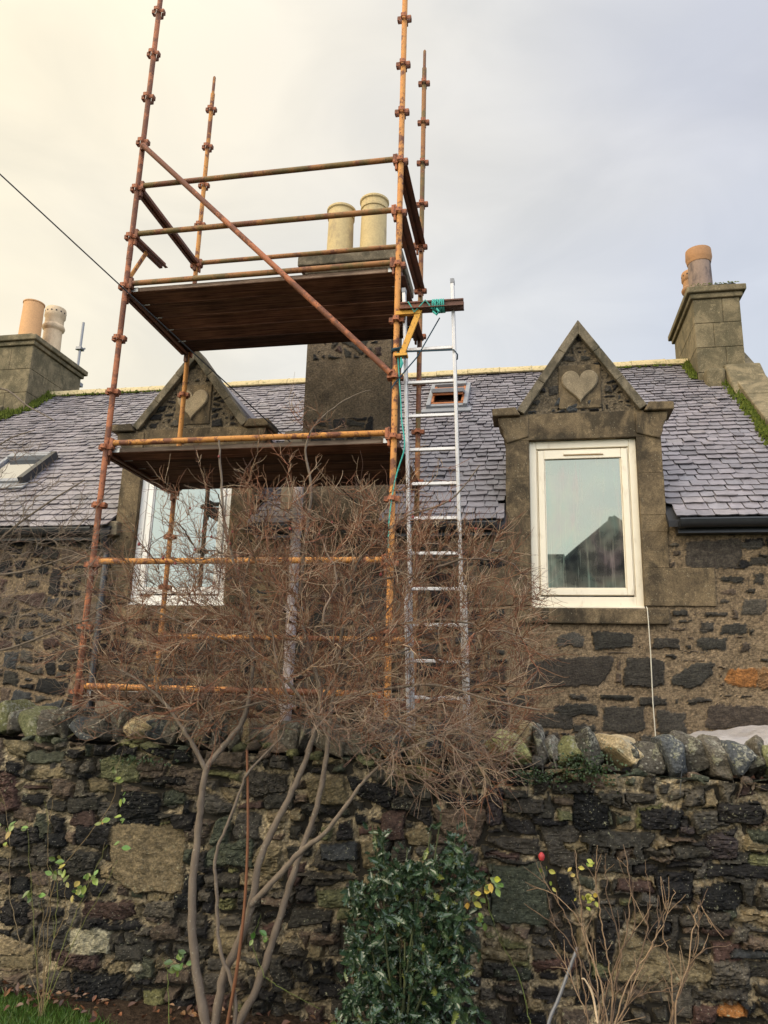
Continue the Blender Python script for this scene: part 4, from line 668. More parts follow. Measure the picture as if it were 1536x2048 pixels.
def dormer(cx, hw, kw, az, mat, glass, big):
    d = empty('dormer', (cx, WY, WB)); par(d, cottage)
    jo = .225; KZ = 4.33   # jamb outer offset, kneeler top
    xl, xr = cx - hw, cx + hw
    for sg in (-1, 1):   # jambs: long and short blocks
        xi = cx + sg * hw; z = WB; i = 0
        for hh, ww in ((.34, .225 if sg < 0 else .60), (.33, .225), (.16, .235), (.40, .225), (.38, .222)) if sg > 0 else ((.36, .62), (.30, .225), (.17, .40), (.38, .225), (.38, .222)):
            zt = min(z + hh, WT); xo = xi + sg * ww
            if zt - z > .01: m = MB(); m.box(min(xi, xo), max(xi, xo), WY - .022 - .002 * (i % 2), WY + .12, z + .0003, zt - .0003); m.build('jamb_stone', M['dressed'], d, bevel=.004)
            z = zt; i += 1
    m = MB()   # dormer front infill above the lintel up to raking copes
    th_ = .105
    m.prism([(cx - kw + .10, WT), (cx - hw - .20, WT - .005), (xl, WT - .005), (xl, WT), (xr, WT), (xr, WT - .005), (cx + hw + .20, WT - .005), (cx + kw - .10, WT + .19), (cx + kw - .10, WT + .26), (cx - kw + .10, WT + .26), (cx - kw + .10, WT + .19)][1:], WY - .026, WY + .14)
    m.build('lintel', M['dressed'], d, bevel=.01)
    # corbelled kneelers with small cornice
    for sg in (-1, 1):
        m = MB(); xo = cx + sg * kw
        prof = [(cx + sg * (hw + .21), WT - .03), (cx + sg * (hw + .24), WT + .04), (xo - sg * .10, WT + .10), (xo - sg * .065, WT + .16), (xo - sg * .05, WT + .235), (cx + sg * (hw + .0), WT + .235), (cx + sg * (hw + .0), WT + .03)]
        if sg < 0: prof = prof[::-1]
        m.prism(prof, WY - .045, WY + .22)
        m.prism([(xo - sg * .0, WT + .237), (xo, WT + .315), (cx + sg * (kw - .22), WT + .325), (cx + sg * (kw - .27), WT + .237)] if sg < 0 else [(cx + sg * (kw - .27), WT + .237), (cx + sg * (kw - .22), WT + .325), (xo, WT + .315), (xo, WT + .237)], WY - .09, WY + .24)
        m.build('kneeler', M['dressed'], d, bevel=.012)
    # gable rubble
    hb = kw - .22; zb = WT + .262; slope = (az - .10 - zb) / hb
    hp = .165
    def keep(X, Z): return (Z < az - .14 - np.abs(X - cx) * slope) & (Z > zb)
    cl = rnd_cells(cx - hb, cx + hb, zb + .004, az, .0085, 'kkkddgs', .10, .010)
    cl = [c for c in cl if not (abs(sum(p[0] for p in c[0]) / len(c[0]) - cx) < .20 and zb + .10 < sum(p[1] for p in c[0]) / len(c[0]) < zb + .50)]
    relief('gable_stonework', cx - hb, cx + hb, zb, az, .009, cl, WY - .004, M['house_rubble'], d, (.115, .088, .056), .026, .012, .014, keep, .004, int(cx * 10) + 50)
    # heart panel
    hz = zb + .29
    m = MB(); m.box(cx - .20, cx + .20, WY - .018, WY + .05, zb + .045, zb + .50); pn = m.build('heart_panel', M['dressed'], d, bevel=.01)
    m = MB(); pts = []
    for i in range(48):
        t = 2 * math.pi * i / 48; X = 16 * math.sin(t) ** 3; Z = 13 * math.cos(t) - 5 * math.cos(2 * t) - 2 * math.cos(3 * t) - math.cos(4 * t); pts.append((cx - X * .0108, hz + Z * .0118))
    pts = pts; inn = [(cx + (x_ - cx) * .93, hz + (z_ - hz) * .93) for x_, z_ in pts]
    nn = len(pts); vs = [(x_, WY - .017, z_) for x_, z_ in pts] + [(x_, WY - .036, z_) for x_, z_ in pts] + [(x_, WY - .046, z_) for x_, z_ in inn]
    fs = [(i, (i + 1) % nn, nn + (i + 1) % nn, nn + i) for i in range(nn)] + [(nn + i, nn + (i + 1) % nn, 2 * nn + (i + 1) % nn, 2 * nn + i) for i in range(nn)] + [tuple(range(2 * nn, 3 * nn))]
    m.add(vs, fs); m.build('heart', M['heart'], d)
    # raking copes
    for sg in (-1, 1):
        m = MB(); a = (cx + sg * (kw - .235), WT + .30); b_ = (cx, az)
        dx, dz = b_[0] - a[0], b_[1] - a[1]; L = math.hypot(dx, dz); nxv, nzv = (-dz / L, dx / L) if sg > 0 else (dz / L, -dx / L)
        # inner edge offset downwards
        wv = .082
        segs = 3
        for k in range(segs):
            t0, t1 = k / segs, (k + 1) / segs
            P0 = (a[0] + dx * t0, a[1] + dz * t0); P1 = (a[0] + dx * t1, a[1] + dz * t1)
            I0 = (P0[0] - sg * wv * dz / L, P0[1] - wv * abs(dx) / L); I1 = (P1[0] - sg * wv * dz / L, P1[1] - wv * abs(dx) / L)
            if k == segs - 1: I1 = (cx, az - wv * L / abs(dx)); P1 = (cx, az)
            pl = [I0, I1, P1, P0] if sg < 0 else [I0, P0, P1, I1]
            m.prism(pl, WY - .07 - .003 * k, WY + .20)
        m.build('raking_cope', M['dressed_grey'], d, bevel=.008)
    # body and little roof running back
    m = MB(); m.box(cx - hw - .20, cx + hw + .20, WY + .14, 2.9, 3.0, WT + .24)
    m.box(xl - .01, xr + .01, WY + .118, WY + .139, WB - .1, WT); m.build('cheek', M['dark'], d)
    m = MB(); za = az - .08
    m.prism([(cx - kw + .12, WT + .24), (cx + kw - .12, WT + .24), (cx, za)], WY + .15, EY + (za - EZ) / TAN); m.build('dormer_roof', M['slate2'], d)
    # stone sill
    m = MB(); m.box(xl - .12, xr + .20, WY - .05, WY + .14, WB - .165, WB - .024); m.build('stone_sill', M['dressed'], d, bevel=.012)
    window(cx, hw, mat, glass)
n = NM('slate_plain', 0.5, 0.5); n.color(n.mix(n.noise(20, 4), (.16, .14, .16), (.10, .09, .10))); M['slate2'] = n.m
dormer(*DOR[0], M['upvc2'], M['glass'], False)
dormer(*DOR[1], M['upvc'], M['glass_dirty'], True)
# long quoin-like margins seen beside the windows
m = MB()
for (a, b_, c, d) in ((2.82, 3.24, 2.47, 2.80), (3.02, 3.24, 2.81, 3.12), (.70, 1.10, 2.5, 2.82), (.70, .98, 2.85, 3.15)): MB().box(a, b_, WY - .024, WY + .01, c, d).build('quoin', M['dressed'], cottage, bevel=.01)

# ---- rainwater goods
def gutter(x0, x1, cap0=True, cap1=True):
    m = MB(); n_ = 10; r = .062; yc, zc = EY - .045, EZ - .045
    prof = [(yc - r * math.cos(math.pi * i / n_), zc - r * math.sin(math.pi * i / n_)) for i in range(n_ + 1)]
    inn = [(yc - (r - .007) * math.cos(math.pi * i / n_), zc + .001 - (r - .007) * math.sin(math.pi * i / n_)) for i in range(n_ + 1)][::-1]
    prof = [(yc - r - .006, zc + .012), (yc - r - .006, zc)] + prof + inn
    m.prismx(prof, x0, x1)
    for xx in [q for q, f in ((x0, cap0), (x1 - .05, cap1)) if f] + list(np.arange(x0 + .9, x1 - .3, 1.15)):
        P2 = [(yc + (p[0] - yc) * 1.12, zc + (p[1] - zc) * 1.12) for p in prof[2:2 + n_ + 1]]
        m.prismx(P2, xx, xx + .05)
    g = m.build('gutter', M['black'], cottage, smooth=True)
    m = MB(); m.box(x0, x1, EY + .025, WY - .002, EZ - .14, EZ - .03); m.build('fascia', M['black'], g)
gutter(-4.4, -.93, False, True); gutter(.80, 1.17); gutter(2.12, 3.16, True, True); gutter(4.76, 6.3, True, False)
def pipe(name, x, y, z0, z1, r, mat, kick=True, label=None):
    m = MB(); pts = [(x, y, z0), (x, y, z1 - .22), (x, y - .0, z1 - .18), (x, y - (.09 if kick else 0), z1 - .06), (x, y - (.10 if kick else 0), z1)]
    m.tube(pts, r, 14)
    for zz in np.arange(z0 + .5, z1 - .3, .9): m.tube([(x, y, zz), (x, y, zz + .07)], r * 1.22, 14); m.box(x - r * 1.7, x + r * 1.7, y + .01, WY - .0, zz + .015, zz + .05)
    o = m.build(name, mat, cottage, smooth=True)
    if label: o['label'] = label
pipe('downpipe', -.80, 1.50, .05, 3.13, .036, M['black'], True)
pipe('soil_pipe', 1.21, 1.50, .05, 3.9, .052, M['pipe_w'], False, 'white pipe beside the central chimney')
m = MB(); m.box(-.95, -.72, WY - .10, WY + .02, 3.12, 3.27); m.build('corbel', M['dressed_grey'], cottage, bevel=.012)

# ---- rooflights
def rooflight(xa, xb, ya, yb, open_=False, glass=None):
    rl = empty('rooflight', ((xa + xb) / 2, (ya + yb) / 2, roof_z((ya + yb) / 2))); par(rl, cottage)
    def bx(m, x0, x1, s0, s1, n0, n1):
        f = lambda y_, n_: (y_ - n_ * st_, roof_z(y_) + n_ * ct)
        m.prismx([f(s0, n0), f(s1, n0), f(s1, n1), f(s0, n1)], x0, x1)
    m = MB(); k = .055
    bx(m, xa - .05, xb + .05, ya - .09, ya, .03, .05); bx(m, xa, xa + k, ya, yb, .0, .10); bx(m, xb - k, xb, ya, yb, .0, .10); bx(m, xa + k, xb - k, yb - k * 1.4, yb, .0, .13); bx(m, xa + k, xb - k, ya, ya + k, .0, .08)
    m.build('frame', M['velux'], rl, bevel=.004)
    if open_:
        bt = MB(); ymid = ya + (yb - ya) * .55
        f0 = Vector((0, ya + .28, roof_z(ya + .28) - .03)); # tilted sash, lower edge swung out
        c = Vector((0, ymid, roof_z(ymid) + .06)); ang = R(14); dv = Vector((0, math.cos(ang), math.sin(ang))); nv = Vector((0, -math.sin(ang), math.cos(ang)))
        def sb(m, x0, x1, s0, s1, n0, n1):
            P = [c + dv * s + nv * q for s, q in ((s0, n0), (s1, n0), (s1, n1), (s0, n1))]; m.prismx([(p.y, p.z) for p in P], x0, x1)
        H_ = .28
        m = MB(); sb(m, xa + k, xb - k, -H_, -H_ + .06, 0, .055); sb(m, xa + k, xb - k, H_ - .06, H_, 0, .055); sb(m, xa + k, xa + k + .05, -H_ + .06, H_ - .06, 0, .055); sb(m, xb - k - .05, xb - k, -H_ + .06, H_ - .06, 0, .055)
        sash = m.build('sash', M['velux'], rl, bevel=.004)
        m = MB(); sb(m, xa + k + .05, xb - k - .05, -H_ + .06, H_ - .06, .02, .03); m.build('pane', M['glass'], rl)
        m = MB(); sb(m, xa + k + .012, xb - k - .012, -H_ + .02, -H_ + .075, -.03, -.002); bx(m, xa + k, xb - k, ya + k, ya + k + .03, -.12, .085); bx(m, xa + k, xa + k + .03, ya + k + .03, yb - k, -.12, .095); bx(m, xb - k - .03, xb - k, ya + k + .03, yb - k, -.12, .095); bx(m, xa + k, xb - k, yb - .16, yb - .12, -.10, .10); m.build('pine_lining', M['pine'], rl)
        m = MB(); bx(m, xa + k + .03, xb - k - .03, ya + k + .03, yb - .16, .022, .030); m.build('shaded_lining', M['board'], rl)
    else:
        m = MB(); bx(m, xa + k, xb - k, ya + k, yb - k * 1.4, .055, .07); m.build('pane', glass, rl)
        m = MB(); bx(m, xb - k - .004, xb + .012, ya - .01, yb + .01, .04, .128); m.build('cladding', M['black'], rl)
rooflight(2.19, 2.72, 3.62, 4.22, True)
rooflight(-3.05, -2.38, 2.20, 2.74, False, M['glass_sky'])

# ================================================================== NEIGHBOUR AND ADDED PALE BLOCK BEHIND THE CAMERA (seen only in the panes)
nb = tag(empty('dark_gabled_house', (6.6, -14, 0)), 'dark gabled house seen only as a silhouette reflected in the right dormer window', 'house')
m = MB(); m.prism([(4.55, 0), (9.6, 0), (9.6, 4.2), (9.4, 4.3), (6.023, 6.86), (5.2, 6.16), (4.55, 5.6)], -20, -14); m.build('wall', M['nbr'], nb)
m = MB(); m.prism([(4.50, 5.56), (6.023, 6.87), (9.5, 4.2), (9.55, 4.3), (6.023, 6.99), (4.4, 5.6)], -20.1, -13.9); m.build('roof', M['nbr'], nb)
m = MB(); m.box(5.9, 6.12, -14.6, -14.2, 6.8, 7.02); m.build('ridge_stub', M['nbr'], nb)
nb2 = tag(empty('added_pale_block', (3.9, -14, 0)), 'pale block added beside the dark gable to reflect as a bright patch in the right window', 'reflected block')  # unseen block, added for the bright patch reflected in the right pane
m = MB(); m.box(3.4, 4.50, -17, -14.05, 0, 5.70); m.build('wall', M['block_w'], nb2)
m = MB(); m.box(2.6, 4.545, -17.1, -13.9, 5.71, 5.80); m.build('roof', M['nbr'], nb2)

# ================================================================== SMALL THINGS BY THE HOUSE
o = MB().tube([(4.468, WY - .02, 2.42), (4.47, WY - .055, 2.40), (4.472, WY - .06, 2.30), (4.478, WY - .05, 2.0), (4.474, WY - .05, 1.6), (4.48, WY - .05, 1.33), (4.49, WY - .05, .3)], .0045, 6).build('white_cable', M['cable_w'])
tag(o, 'thin white cable hanging from the corner of the right window down the stone wall', 'cable')
a = Vector((-.573, -1.0, 5.509)); b_ = Vector((1.945, 1.5, 3.285)); a2 = a + (a - b_) * 1.8; pts = []
for i in range(25):
    t = i / 24; p = a2.lerp(b_, t); p.z -= .10 * (t * (1 - t)) * 4 * .35; pts.append(p)
tag(MB().tube(pts, .0055, 6).build('overhead_cable', M['cable']), 'black overhead cable slanting down across the sky to the cottage wall', 'cable')
mt = tag(empty('steel_mast', (-6.1, 8.2, 0)), 'thin grey steel pole rising behind the left chimney', 'pole')
MB().tube([(-6.1, 8.2, 0), (-6.1, 8.2, 9.40)], .030, 10).build('pole', M['grey'], mt)
m = MB(); m.box(-6.16, -6.04, 8.13, 8.27, 8.74, 8.80); m.tube([(-6.2, 8.2, 8.77), (-5.98, 8.2, 8.77)], .022, 8); m.build('coupler', M['grey'], mt)
m = MB(); m.box(-6.22, -5.98, 8.12, 8.3, 7.9, 7.98); m.tube([(-6.02, 8.15, 7.7), (-6.0, 8.15, 8.12)], .03, 8); m.build('coupler', M['grey'], mt)
bn = tag(empty('rendered_low_wall', (.15, .95, 0)), 'beige rendered low wall behind the scaffold foot, just above the garden wall', 'wall')
m = MB(); m.box(-.35, .62, .85, 1.05, 0, 1.50); m.build('wall', M['render'], bn, bevel=.01)
m = MB(); m.box(-.37, .64, .83, 1.07, 1.501, 1.54); m.build('cope', M['dressed_grey'], bn, bevel=.01)
# wrinkled polythene over something low behind the garden wall
m = MB(); vs = []; fs = []; nx_, ny_ = 34, 22
for i in range(nx_ + 1):
    for j in range(ny_ + 1):
        x = 4.47 + 1.5 * i / nx_; y = -.50 + 1.0 * j / ny_; z = 1.375 + .17 * (i / nx_) ** .8 + .035 * (mnoise.noise(Vector((x * 6, y * 3, 1))) + .6 * mnoise.noise(Vector((x * 22, y * 9, 4)))) - .25 * max(0, abs(j / ny_ - .5) - .42) * 4
        vs.append((x, y, z))
for i in range(nx_):
    for j in range(ny_): q = i * (ny_ + 1) + j; fs.append((q, q + ny_ + 1, q + ny_ + 2, q + 1))
m.add(vs, fs); ps = m.build('polythene_sheet', M['poly'], smooth=True); tag(ps, 'wrinkled pale polythene sheet showing above the right end of the garden wall', 'sheet')
md = ps.modifiers.new('thick', 'SOLIDIFY'); md.thickness = .004
m = MB(); m.box(4.62, 5.9, -.42, .42, 0, 1.33); tag(m.build('covered_timber_stack', M['board']), 'low timber stack hidden under the pale polythene sheet', 'timber stack')

# ================================================================== SCAFFOLD TOWER
SW, SDp = 2.435, 1.27
def zk(k): return 7.9895 - .495 * k
scaf = tag(empty('scaffold_tower', (SW / 2, SDp / 2, 0)), 'rusty orange steel scaffold tower with boarded decks in front of the central chimney', 'scaffold')
def pressing_mesh():
    m = MB()
    for k in range(4):                       # four little folded cups round the tube
        a = math.pi / 2 * k; c, s_ = math.cos(a), math.sin(a)
        def T(x, y): return (x * c - y * s_, x * s_ + y * c)
        for (x0, x1, y0, y1, h0, h1) in ((.022, .060, -.024, -.018, -.017, .021), (.022, .060, .018, .024, -.017, .021), (.056, .063, -.018, .018, -.015, .019)):
            P = [T(x0, y0), T(x1, y0), T(x1, y1), T(x0, y1)]
            m.add([(p[0], p[1], h0) for p in P] + [(p[0], p[1], h1) for p in P], [(0, 3, 2, 1), (4, 5, 6, 7), (0, 1, 5, 4), (1, 2, 6, 5), (2, 3, 7, 6), (3, 0, 4, 7)])
    return m
P0 = None
def std(x, y, ktop, topz, mats, spig):
    global P0
    m = MB(); r = .0242; m.tube([(x, y, .02), (x, y, topz)], r, 14)
    if spig: m.tube([(x, y, topz - .01), (x, y, topz + .22), (x, y, topz + .235)], [.0165, .0165, .012], 12)
    # joint collar
    m.tube([(x, y, zk(5) - .22), (x, y, zk(5) - .10)], .0262, 14)
    m.box(x - .07, x + .07, y - .07, y + .07, .006, .02)
    st = m.build('standard', mats, scaf, smooth=True)
    for k in range(ktop, 16):
        z = zk(k)
        if z < .1: break
        if P0 is None:
            P0 = pressing_mesh().build('socket_cup', M['steel_red'], None); o = P0
        else: o = P0.copy(); COL.objects.link(o)
        par(o, st); o.location = (x, y, z); o.rotation_euler.z = random.choice((0, 0, R(3)))
    return st
std(0, 0, -4, 10.1, M['steel_red'], False); std(SW, 0, -4, 10.1, M['steel_yellow'], False)
std(0, SDp, 0, zk(0) + .22, M['steel_orange'], True); std(SW, SDp, 0, zk(0) + .20, M['steel_mossy'], True)
def ledger(y, k, mat, dz=.035):
    m = MB(); z = zk(k) + dz; m.tube([(.055, y, z), (SW - .055, y, z)], .0242, 14)
    l = m.build('ledger', mat, scaf, smooth=True)
    for x, s_ in ((.055, -1), (SW - .055, 1)):
        m = MB(); m.box(x - .012, x + .012, y - .026, y + .026, z - .045, z + .035); m.box(x - s_ * -.0 - .010 + s_ * .016, x + .010 + s_ * .016, y - .016, y + .016, z - .11, z + .045)
        m.build('wedge', M['steel_red'], l, bevel=.003)
    return l
ledger(0, 4, M['steel_mossy']); ledger(0, 5, M['steel_mossy']); ledger(0, 6, M['steel_mossy']); ledger(0, 9, M['steel_orange'], .04)
ledger(0, 11, M['steel_orange'], .03); ledger(0, 13, M['steel_yellow'], .045)
ledger(SDp, 4, M['steel_mossy']); ledger(SDp, 9, M['steel_mossy'], .03); ledger(SDp, 12, M['steel_orange'], .03); ledger(SDp, 6, M['steel_brown'])
def transom(x, k, y0=.05, y1=SDp - .05, dz=.03, mat=None, wide=.085):
    m = MB(); z = zk(k) + dz; t = .006
    for s_ in (-1, 1):
        a = x + s_ * .012
        m.box(min(a, a + s_ * t), max(a, a + s_ * t), y0, y1, z - .03, z + .035)
        b_ = a + s_ * t; c = x + s_ * wide / 2; m.box(min(b_, c), max(b_, c), y0, y1, z - .03, z - .03 + t)
    m.box(x - .0119, x + .0119, y0 + .01, y1 - .01, z - .012, z + .004)
    for yy, s_ in ((y0, -1), (y1, 1)): m.box(x - .016, x + .016, yy - .014 + s_ * .012, yy + .014 + s_ * .012, z - .10, z + .04)
    return m.build('transom', mat or M['steel_brown'], scaf)
for k in (4, 6, 9, 13): transom(0, k, dz=.03 if k == 4 else -.035)
for k in (4, 5, 6, 9, 13): transom(SW, k, wide=.10, dz=.03 if k < 6 else -.035)
# diagonal brace
m = MB(); m.tube([(.035, -.055, zk(3) - .07), (SW - .03, -.055, zk(8) + .02)], .0242, 14)
for x, z in ((.035, zk(3) - .07), (SW - .03, zk(8) + .02)): m.box(x - .03, x + .03, -.05, -.02, z - .035, z + .035)
m.build('brace', M['steel_red'], scaf, smooth=True)
# short hop-up bracket on the left, pointing back
hb = par(empty('hop_up_bracket', (0, 0, zk(5))), scaf)
m = MB(); z = zk(5) + .02
for s_ in (-1, 1): m.beam((.01 + s_ * .016, .03, z), (.06 + s_ * .016, .50, z), .006, .05); m.beam((.01 + s_ * .03, .03, z - .022), (.06 + s_ * .03, .50, z - .022), .028, .006)
m.build('bracket_arm', M['steel_brown'], hb)
m = MB(); m.beam((.03, .22, z - .03), (.008, .03, z - .40), .035, .016, (1, 0, 0)); m.build('strut', M['steel_orange'], hb)
m = MB(); m.box(-.02, .04, .018, .05, z - .43, z - .40); m.build('foot', M['steel_brown'], hb)
# bracket on the right carrying the ladder
hb = par(empty('hop_up_bracket', (SW, 0, zk(7))), scaf); tag(hb, 'right bracket with ochre strut that the ladder is tied to')
m = MB(); z = zk(7) + .09
a, b_ = Vector((SW + .035, -.04, z)), Vector((SW + .54, -.035, z + .0))
for s_ in (-1, 1): m.beam(a + Vector((0, s_ * .018, 0)), b_ + Vector((0, s_ * .018, 0)), .006, .062); m.beam(a + Vector((0, s_ * .035, -.028)), b_ + Vector((0, s_ * .035, -.028)), .03, .006)
m.beam(a + Vector((0, -.022, .03)), b_ + Vector((0, -.022, .03)), .02, .012)
m.build('bracket_arm', M['steel_brown'], hb)
m = MB(); m.beam((SW + .19, -.045, z - .03), (SW + .055, -.04, z - .40), .045, .02, (0, 1, 0)); m.build('strut', M['steel_paint'], hb)
m = MB(); m.box(SW + .0, SW + .10, -.07, -.005, z - .425, z - .405); m.box(SW + .0, SW + .20, -.06, -.02, z - .065, z - .033); m.build('foot', M['steel_paint'], hb)

# scaffold boards: each lies loose on the transoms
def deck(k, n, lab, grp, first=0, z_off=-.012):
    proto = None
    for i in range(n):
        y0 = .028 + (first + i) * .243; names = ['frontmost', 'second', 'middle', 'fourth', 'rearmost']
        nm = {0: 'frontmost board', 1: 'second board from the front', 2: 'middle board', 3: 'second board from the back', 4: 'rearmost board'}[i]
        o = empty('scaffold_board', (SW / 2, y0 + .11, zk(k) + z_off))
        tag(o, nm + ' of the ' + lab, 'scaffold board', grp)
        m = MB(); L = SW / 2 - .012; m.box(-L + .10, L - .10, -.1125, .1125, -.019, .019); m.box(-L, -L + .0998, -.1125, .1125, -.019, .019); m.box(L - .0998, L, -.1125, .1125, -.019, .019)
        b = m.build('plank', M['board_edge'] if i == 0 else M['board'], None, bevel=.004); b.parent = o
        if i == 0:
            m = MB(); m.box(-L + .01, L - .01, -.108, .108, -.0215, -.0192); q = m.build('underside', M['board'], None); q.parent = b
        m = MB()
        for s_ in (-1, 1):
            x0, x1 = (-L - .002, -L + .085) if s_ < 0 else (L - .085, L + .002); m = MB()
            m.box(x0, x1, -.1145, -.1128, -.019, .019)
            m.box(x0, x1, .1128, .1145, -.019, .019); m.box(x0, x1, -.1128, .1128, .0195, .021)
            q = m.build('end_band', M['galv'], None); q.parent = b
        o.rotation_euler = (0, R(random.uniform(-.15, .15)), 0); o.location.x += random.uniform(-.01, .01); o.location.z += random.uniform(-.002, .003)
deck(6, 5, 'upper scaffold deck under the chimney pots', 'boards of the upper scaffold deck')
deck(9, 5, 'lower scaffold deck across the left window', 'boards of the lower scaffold deck')
deck(13, 5, 'bottom scaffold deck just above the garden wall', 'boards of the bottom scaffold deck')

# ================================================================== LADDER
lad = tag(empty('ladder', (2.79, .58, 0)), 'tall aluminium ladder leaning against the right side of the scaffold', 'ladder')
def LP(t, z): # t: -1 left, 1 right
    return Vector((2.791 - z * .022 + t * .197, .58 - z * .12, z))
for t in (-1, 1):
    m = MB(); a, b_ = LP(t, .03), LP(t, 4.77 if t < 0 else 4.82); m.beam(a, b_, .026, .062, (0, 1, 0)); s_ = m.build('stile', M['alu'], lad, bevel=.004)
    d = (b_ - a).normalized(); m = MB(); m.beam(b_, b_ + d * .035, .031, .067, (0, 1, 0)); m.build('end_cap', M['grey'], s_)
    m = MB(); m.beam(a - d * .03, a + d * .06, .036, .075, (0, 1, 0)); m.build('rubber_foot', M['black'], s_)
z = 1.585 - 5 * .271
r0 = None
while z < 4.42:
    a, b_ = LP(-1, z), LP(1, z)
    m = MB(); m.beam(a + Vector((.013, 0, 0)), b_ - Vector((.013, 0, 0)), .030, .026, (0, 0, 1))
    o = m.build('rung', M['alu'], lad, bevel=.004); z += .271
# wider lower section the upper one slides in
for t in (-1, 1):
    o_ = Vector((t * .029, -.035, 0)); m = MB(); m.beam(LP(t, .0) + o_, LP(t, 2.42) + o_, .026, .06, (0, 1, 0)); m.build('lower_stile', M['alu'], lad, bevel=.004)
# ropes
def coil(c0, c1, ry, rz, turns, r, mat_name):
    pts = []
    for i in range(turns * 16 + 1):
        t = i / (turns * 16); a = 6.283 * turns * t; c = c0.lerp(c1, t); pts.append((c.x + random.gauss(0, .0015), c.y + ry * math.cos(a), c.z + rz * math.sin(a)))
    return pts
m = MB(); zb = zk(7) + .09
m.tube(coil(Vector((SW + .29, -.03, zb)), Vector((SW + .39, -.03, zb)), .055, .052, 7, .0055, ''), .0055, 6)
m.tube([(SW + .10, -.08, zb + .03), (SW + .13, -.082, zb - .02), (SW + .15, -.07, zb - .06), (SW + .19, -.075, zb - .02), (SW + .24, -.08, zb + .035), (SW + .27, -.082, zb - .01), (SW + .29, -.07, zb - .04)], .005, 6)
m.tube([(SW + .33, -.07, zb - .045), (SW + .35, -.08, zb - .075), (SW + .33, -.07, zb - .095), (SW + .30, -.06, zb - .06)], .009, 6)
tag(m.build('teal_lashing', M['teal'], smooth=True), 'teal rope wound round the steel bracket at the ladder top', 'rope')
p = lambda z_, t: LP(t, z_)
m = MB(); e = .004; zz = 4.26
m.tube([(SW - .03, -.03, zz + .0), (SW + .05, -.06, zz + .005), p(zz, -1) + Vector((0, -.04, .005)), p(zz, 1) + Vector((.0, -.045, -.005)), p(zz, 1) + Vector((.025, -.01, -.03)), p(zz, 1) + Vector((.02, .03, -.05)), p(zz, 1) + Vector((-.0, .035, -.06))], .0055, 6)
m.tube([(SW + .34, .05, zb - .06), (SW + .17, .0, zz - .06), (SW + .02, -.04, zz - .27), (SW - .025, -.03, zz - .33)], .0055, 6)
m.tube(coil(Vector((SW, 0, zz - .02)), Vector((SW, 0, zz + .02)), 0, 0, 1, 0, ''), .005, 5)
m.tube([(SW + .034 * math.cos(a), .034 * math.sin(a), zz - .015 + .03 * a / 19) for a in np.arange(0, 19, .5)], .005, 6)
m.tube([(SW + .03, -.03, zz), (SW + .07, -.05, zz - .05), (SW + .085, -.05, zz - .10)], .005, 6)
tag(m.build('ladder_tie_rope', M['navy'], smooth=True), 'dark blue rope tying the ladder back to the scaffold post', 'rope')
m = MB(); pts = [(SW + .02, -.035, zz - .03)]
for q in range(1, 34):
    t = q / 33; pts.append((SW + .035 + .035 * math.sin(t * 5.0) * (1 - .4 * t) - .03 * t + .045 * math.exp(-((t - .42) / .12) ** 2), -.035 + .012 * math.sin(t * 13), zz - .25 - 1.35 * t))
m.tube(pts, .0055, 6); m.tube([(SW + .05, -.05, zz - .08), (SW + .058, -.055, zz - .13), (SW + .05, -.05, zz - .17)], [.006, .014, .007], 6)
tag(m.build('teal_rope', M['teal'], smooth=True), 'loose teal rope dangling down the right front scaffold post', 'rope')

# ================================================================== GARDEN WALL
n = NM('garden_core', .95, .1); n.color((.03, .026, .02)); M['garden_core'] = n.m
M['cope_rubble'] = m_cope('cope_rubble')
GY = -1.10
gw = tag(empty('garden_wall', (2.4, -.92, 0)), 'dark dry rubble garden wall with rough upright coping stones across the foreground', 'wall')
def gtop(x): return 1.275 - .0135 * x
cells = []
for poly, k in GS: cells.append((cell_poly(poly, .26), stone_col(k), 1, random.uniform(.7, 1.25) * (.75 if k in 'tmM' else 1)))
cells += rnd_cells(-2.4, 6.8, -.14, 1.30, .0175, 'kkkkkdddddmbbbgggggtttMr', .04, .006, .24, (.45, 1.35))
relief('rubble_face', -2.4, 6.8, -.12, 1.275, .0070, cells, GY, M['garden_rubble'], gw, (.285, .228, .145), .058, .011, .016, lambda X, Z: Z < gtop(X) - .002 * 0, .014, 21, mvar=.9, crev=.50)
m = MB(); m.prism([(-4, -.12), (9, -.12), (9, gtop(9) - .01), (-4, gtop(-4) - .01)], GY + .012, -.72); m.build('core', M['garden_core'], gw)
def rock(w_, d_, h_, seed):
    rr = random.Random(seed); bm = bmesh.new()
    for i in range(18):
        v = Vector((rr.uniform(-1, 1), rr.uniform(-1, 1), rr.uniform(-1, 1))); mxc = max(abs(v.x), abs(v.y), abs(v.z)); v = v / mxc; v = v.lerp(v.normalized(), .12)
        bm.verts.new((v.x * w_ / 2, v.y * d_ / 2, v.z * h_ / 2))
    bmesh.ops.convex_hull(bm, input=bm.verts); loose = [v for v in bm.verts if not v.link_faces]; bmesh.ops.delete(bm, geom=loose, context='VERTS')
    bmesh.ops.bevel(bm, geom=bm.edges[:], offset=.007, segments=1, affect='EDGES')
    bmesh.ops.triangulate(bm, faces=bm.faces[:]); bmesh.ops.subdivide_edges(bm, edges=[e for e in bm.edges if e.calc_length() > .03], cuts=2, use_grid_fill=True)
    bmesh.ops.triangulate(bm, faces=bm.faces[:])
    off = Vector((seed * 1.7, seed * .3, 0))
    for v in bm.verts:
        n_ = mnoise.noise(v.co * 14 + off) * .012 + mnoise.noise(v.co * 45 + off) * .006; st2 = (mnoise.noise(Vector((v.co.x * 8, v.co.y * 8, v.co.z * 40)) + off)) * .004
        v.co += v.co.normalized() * (n_ + st2)
    return bm
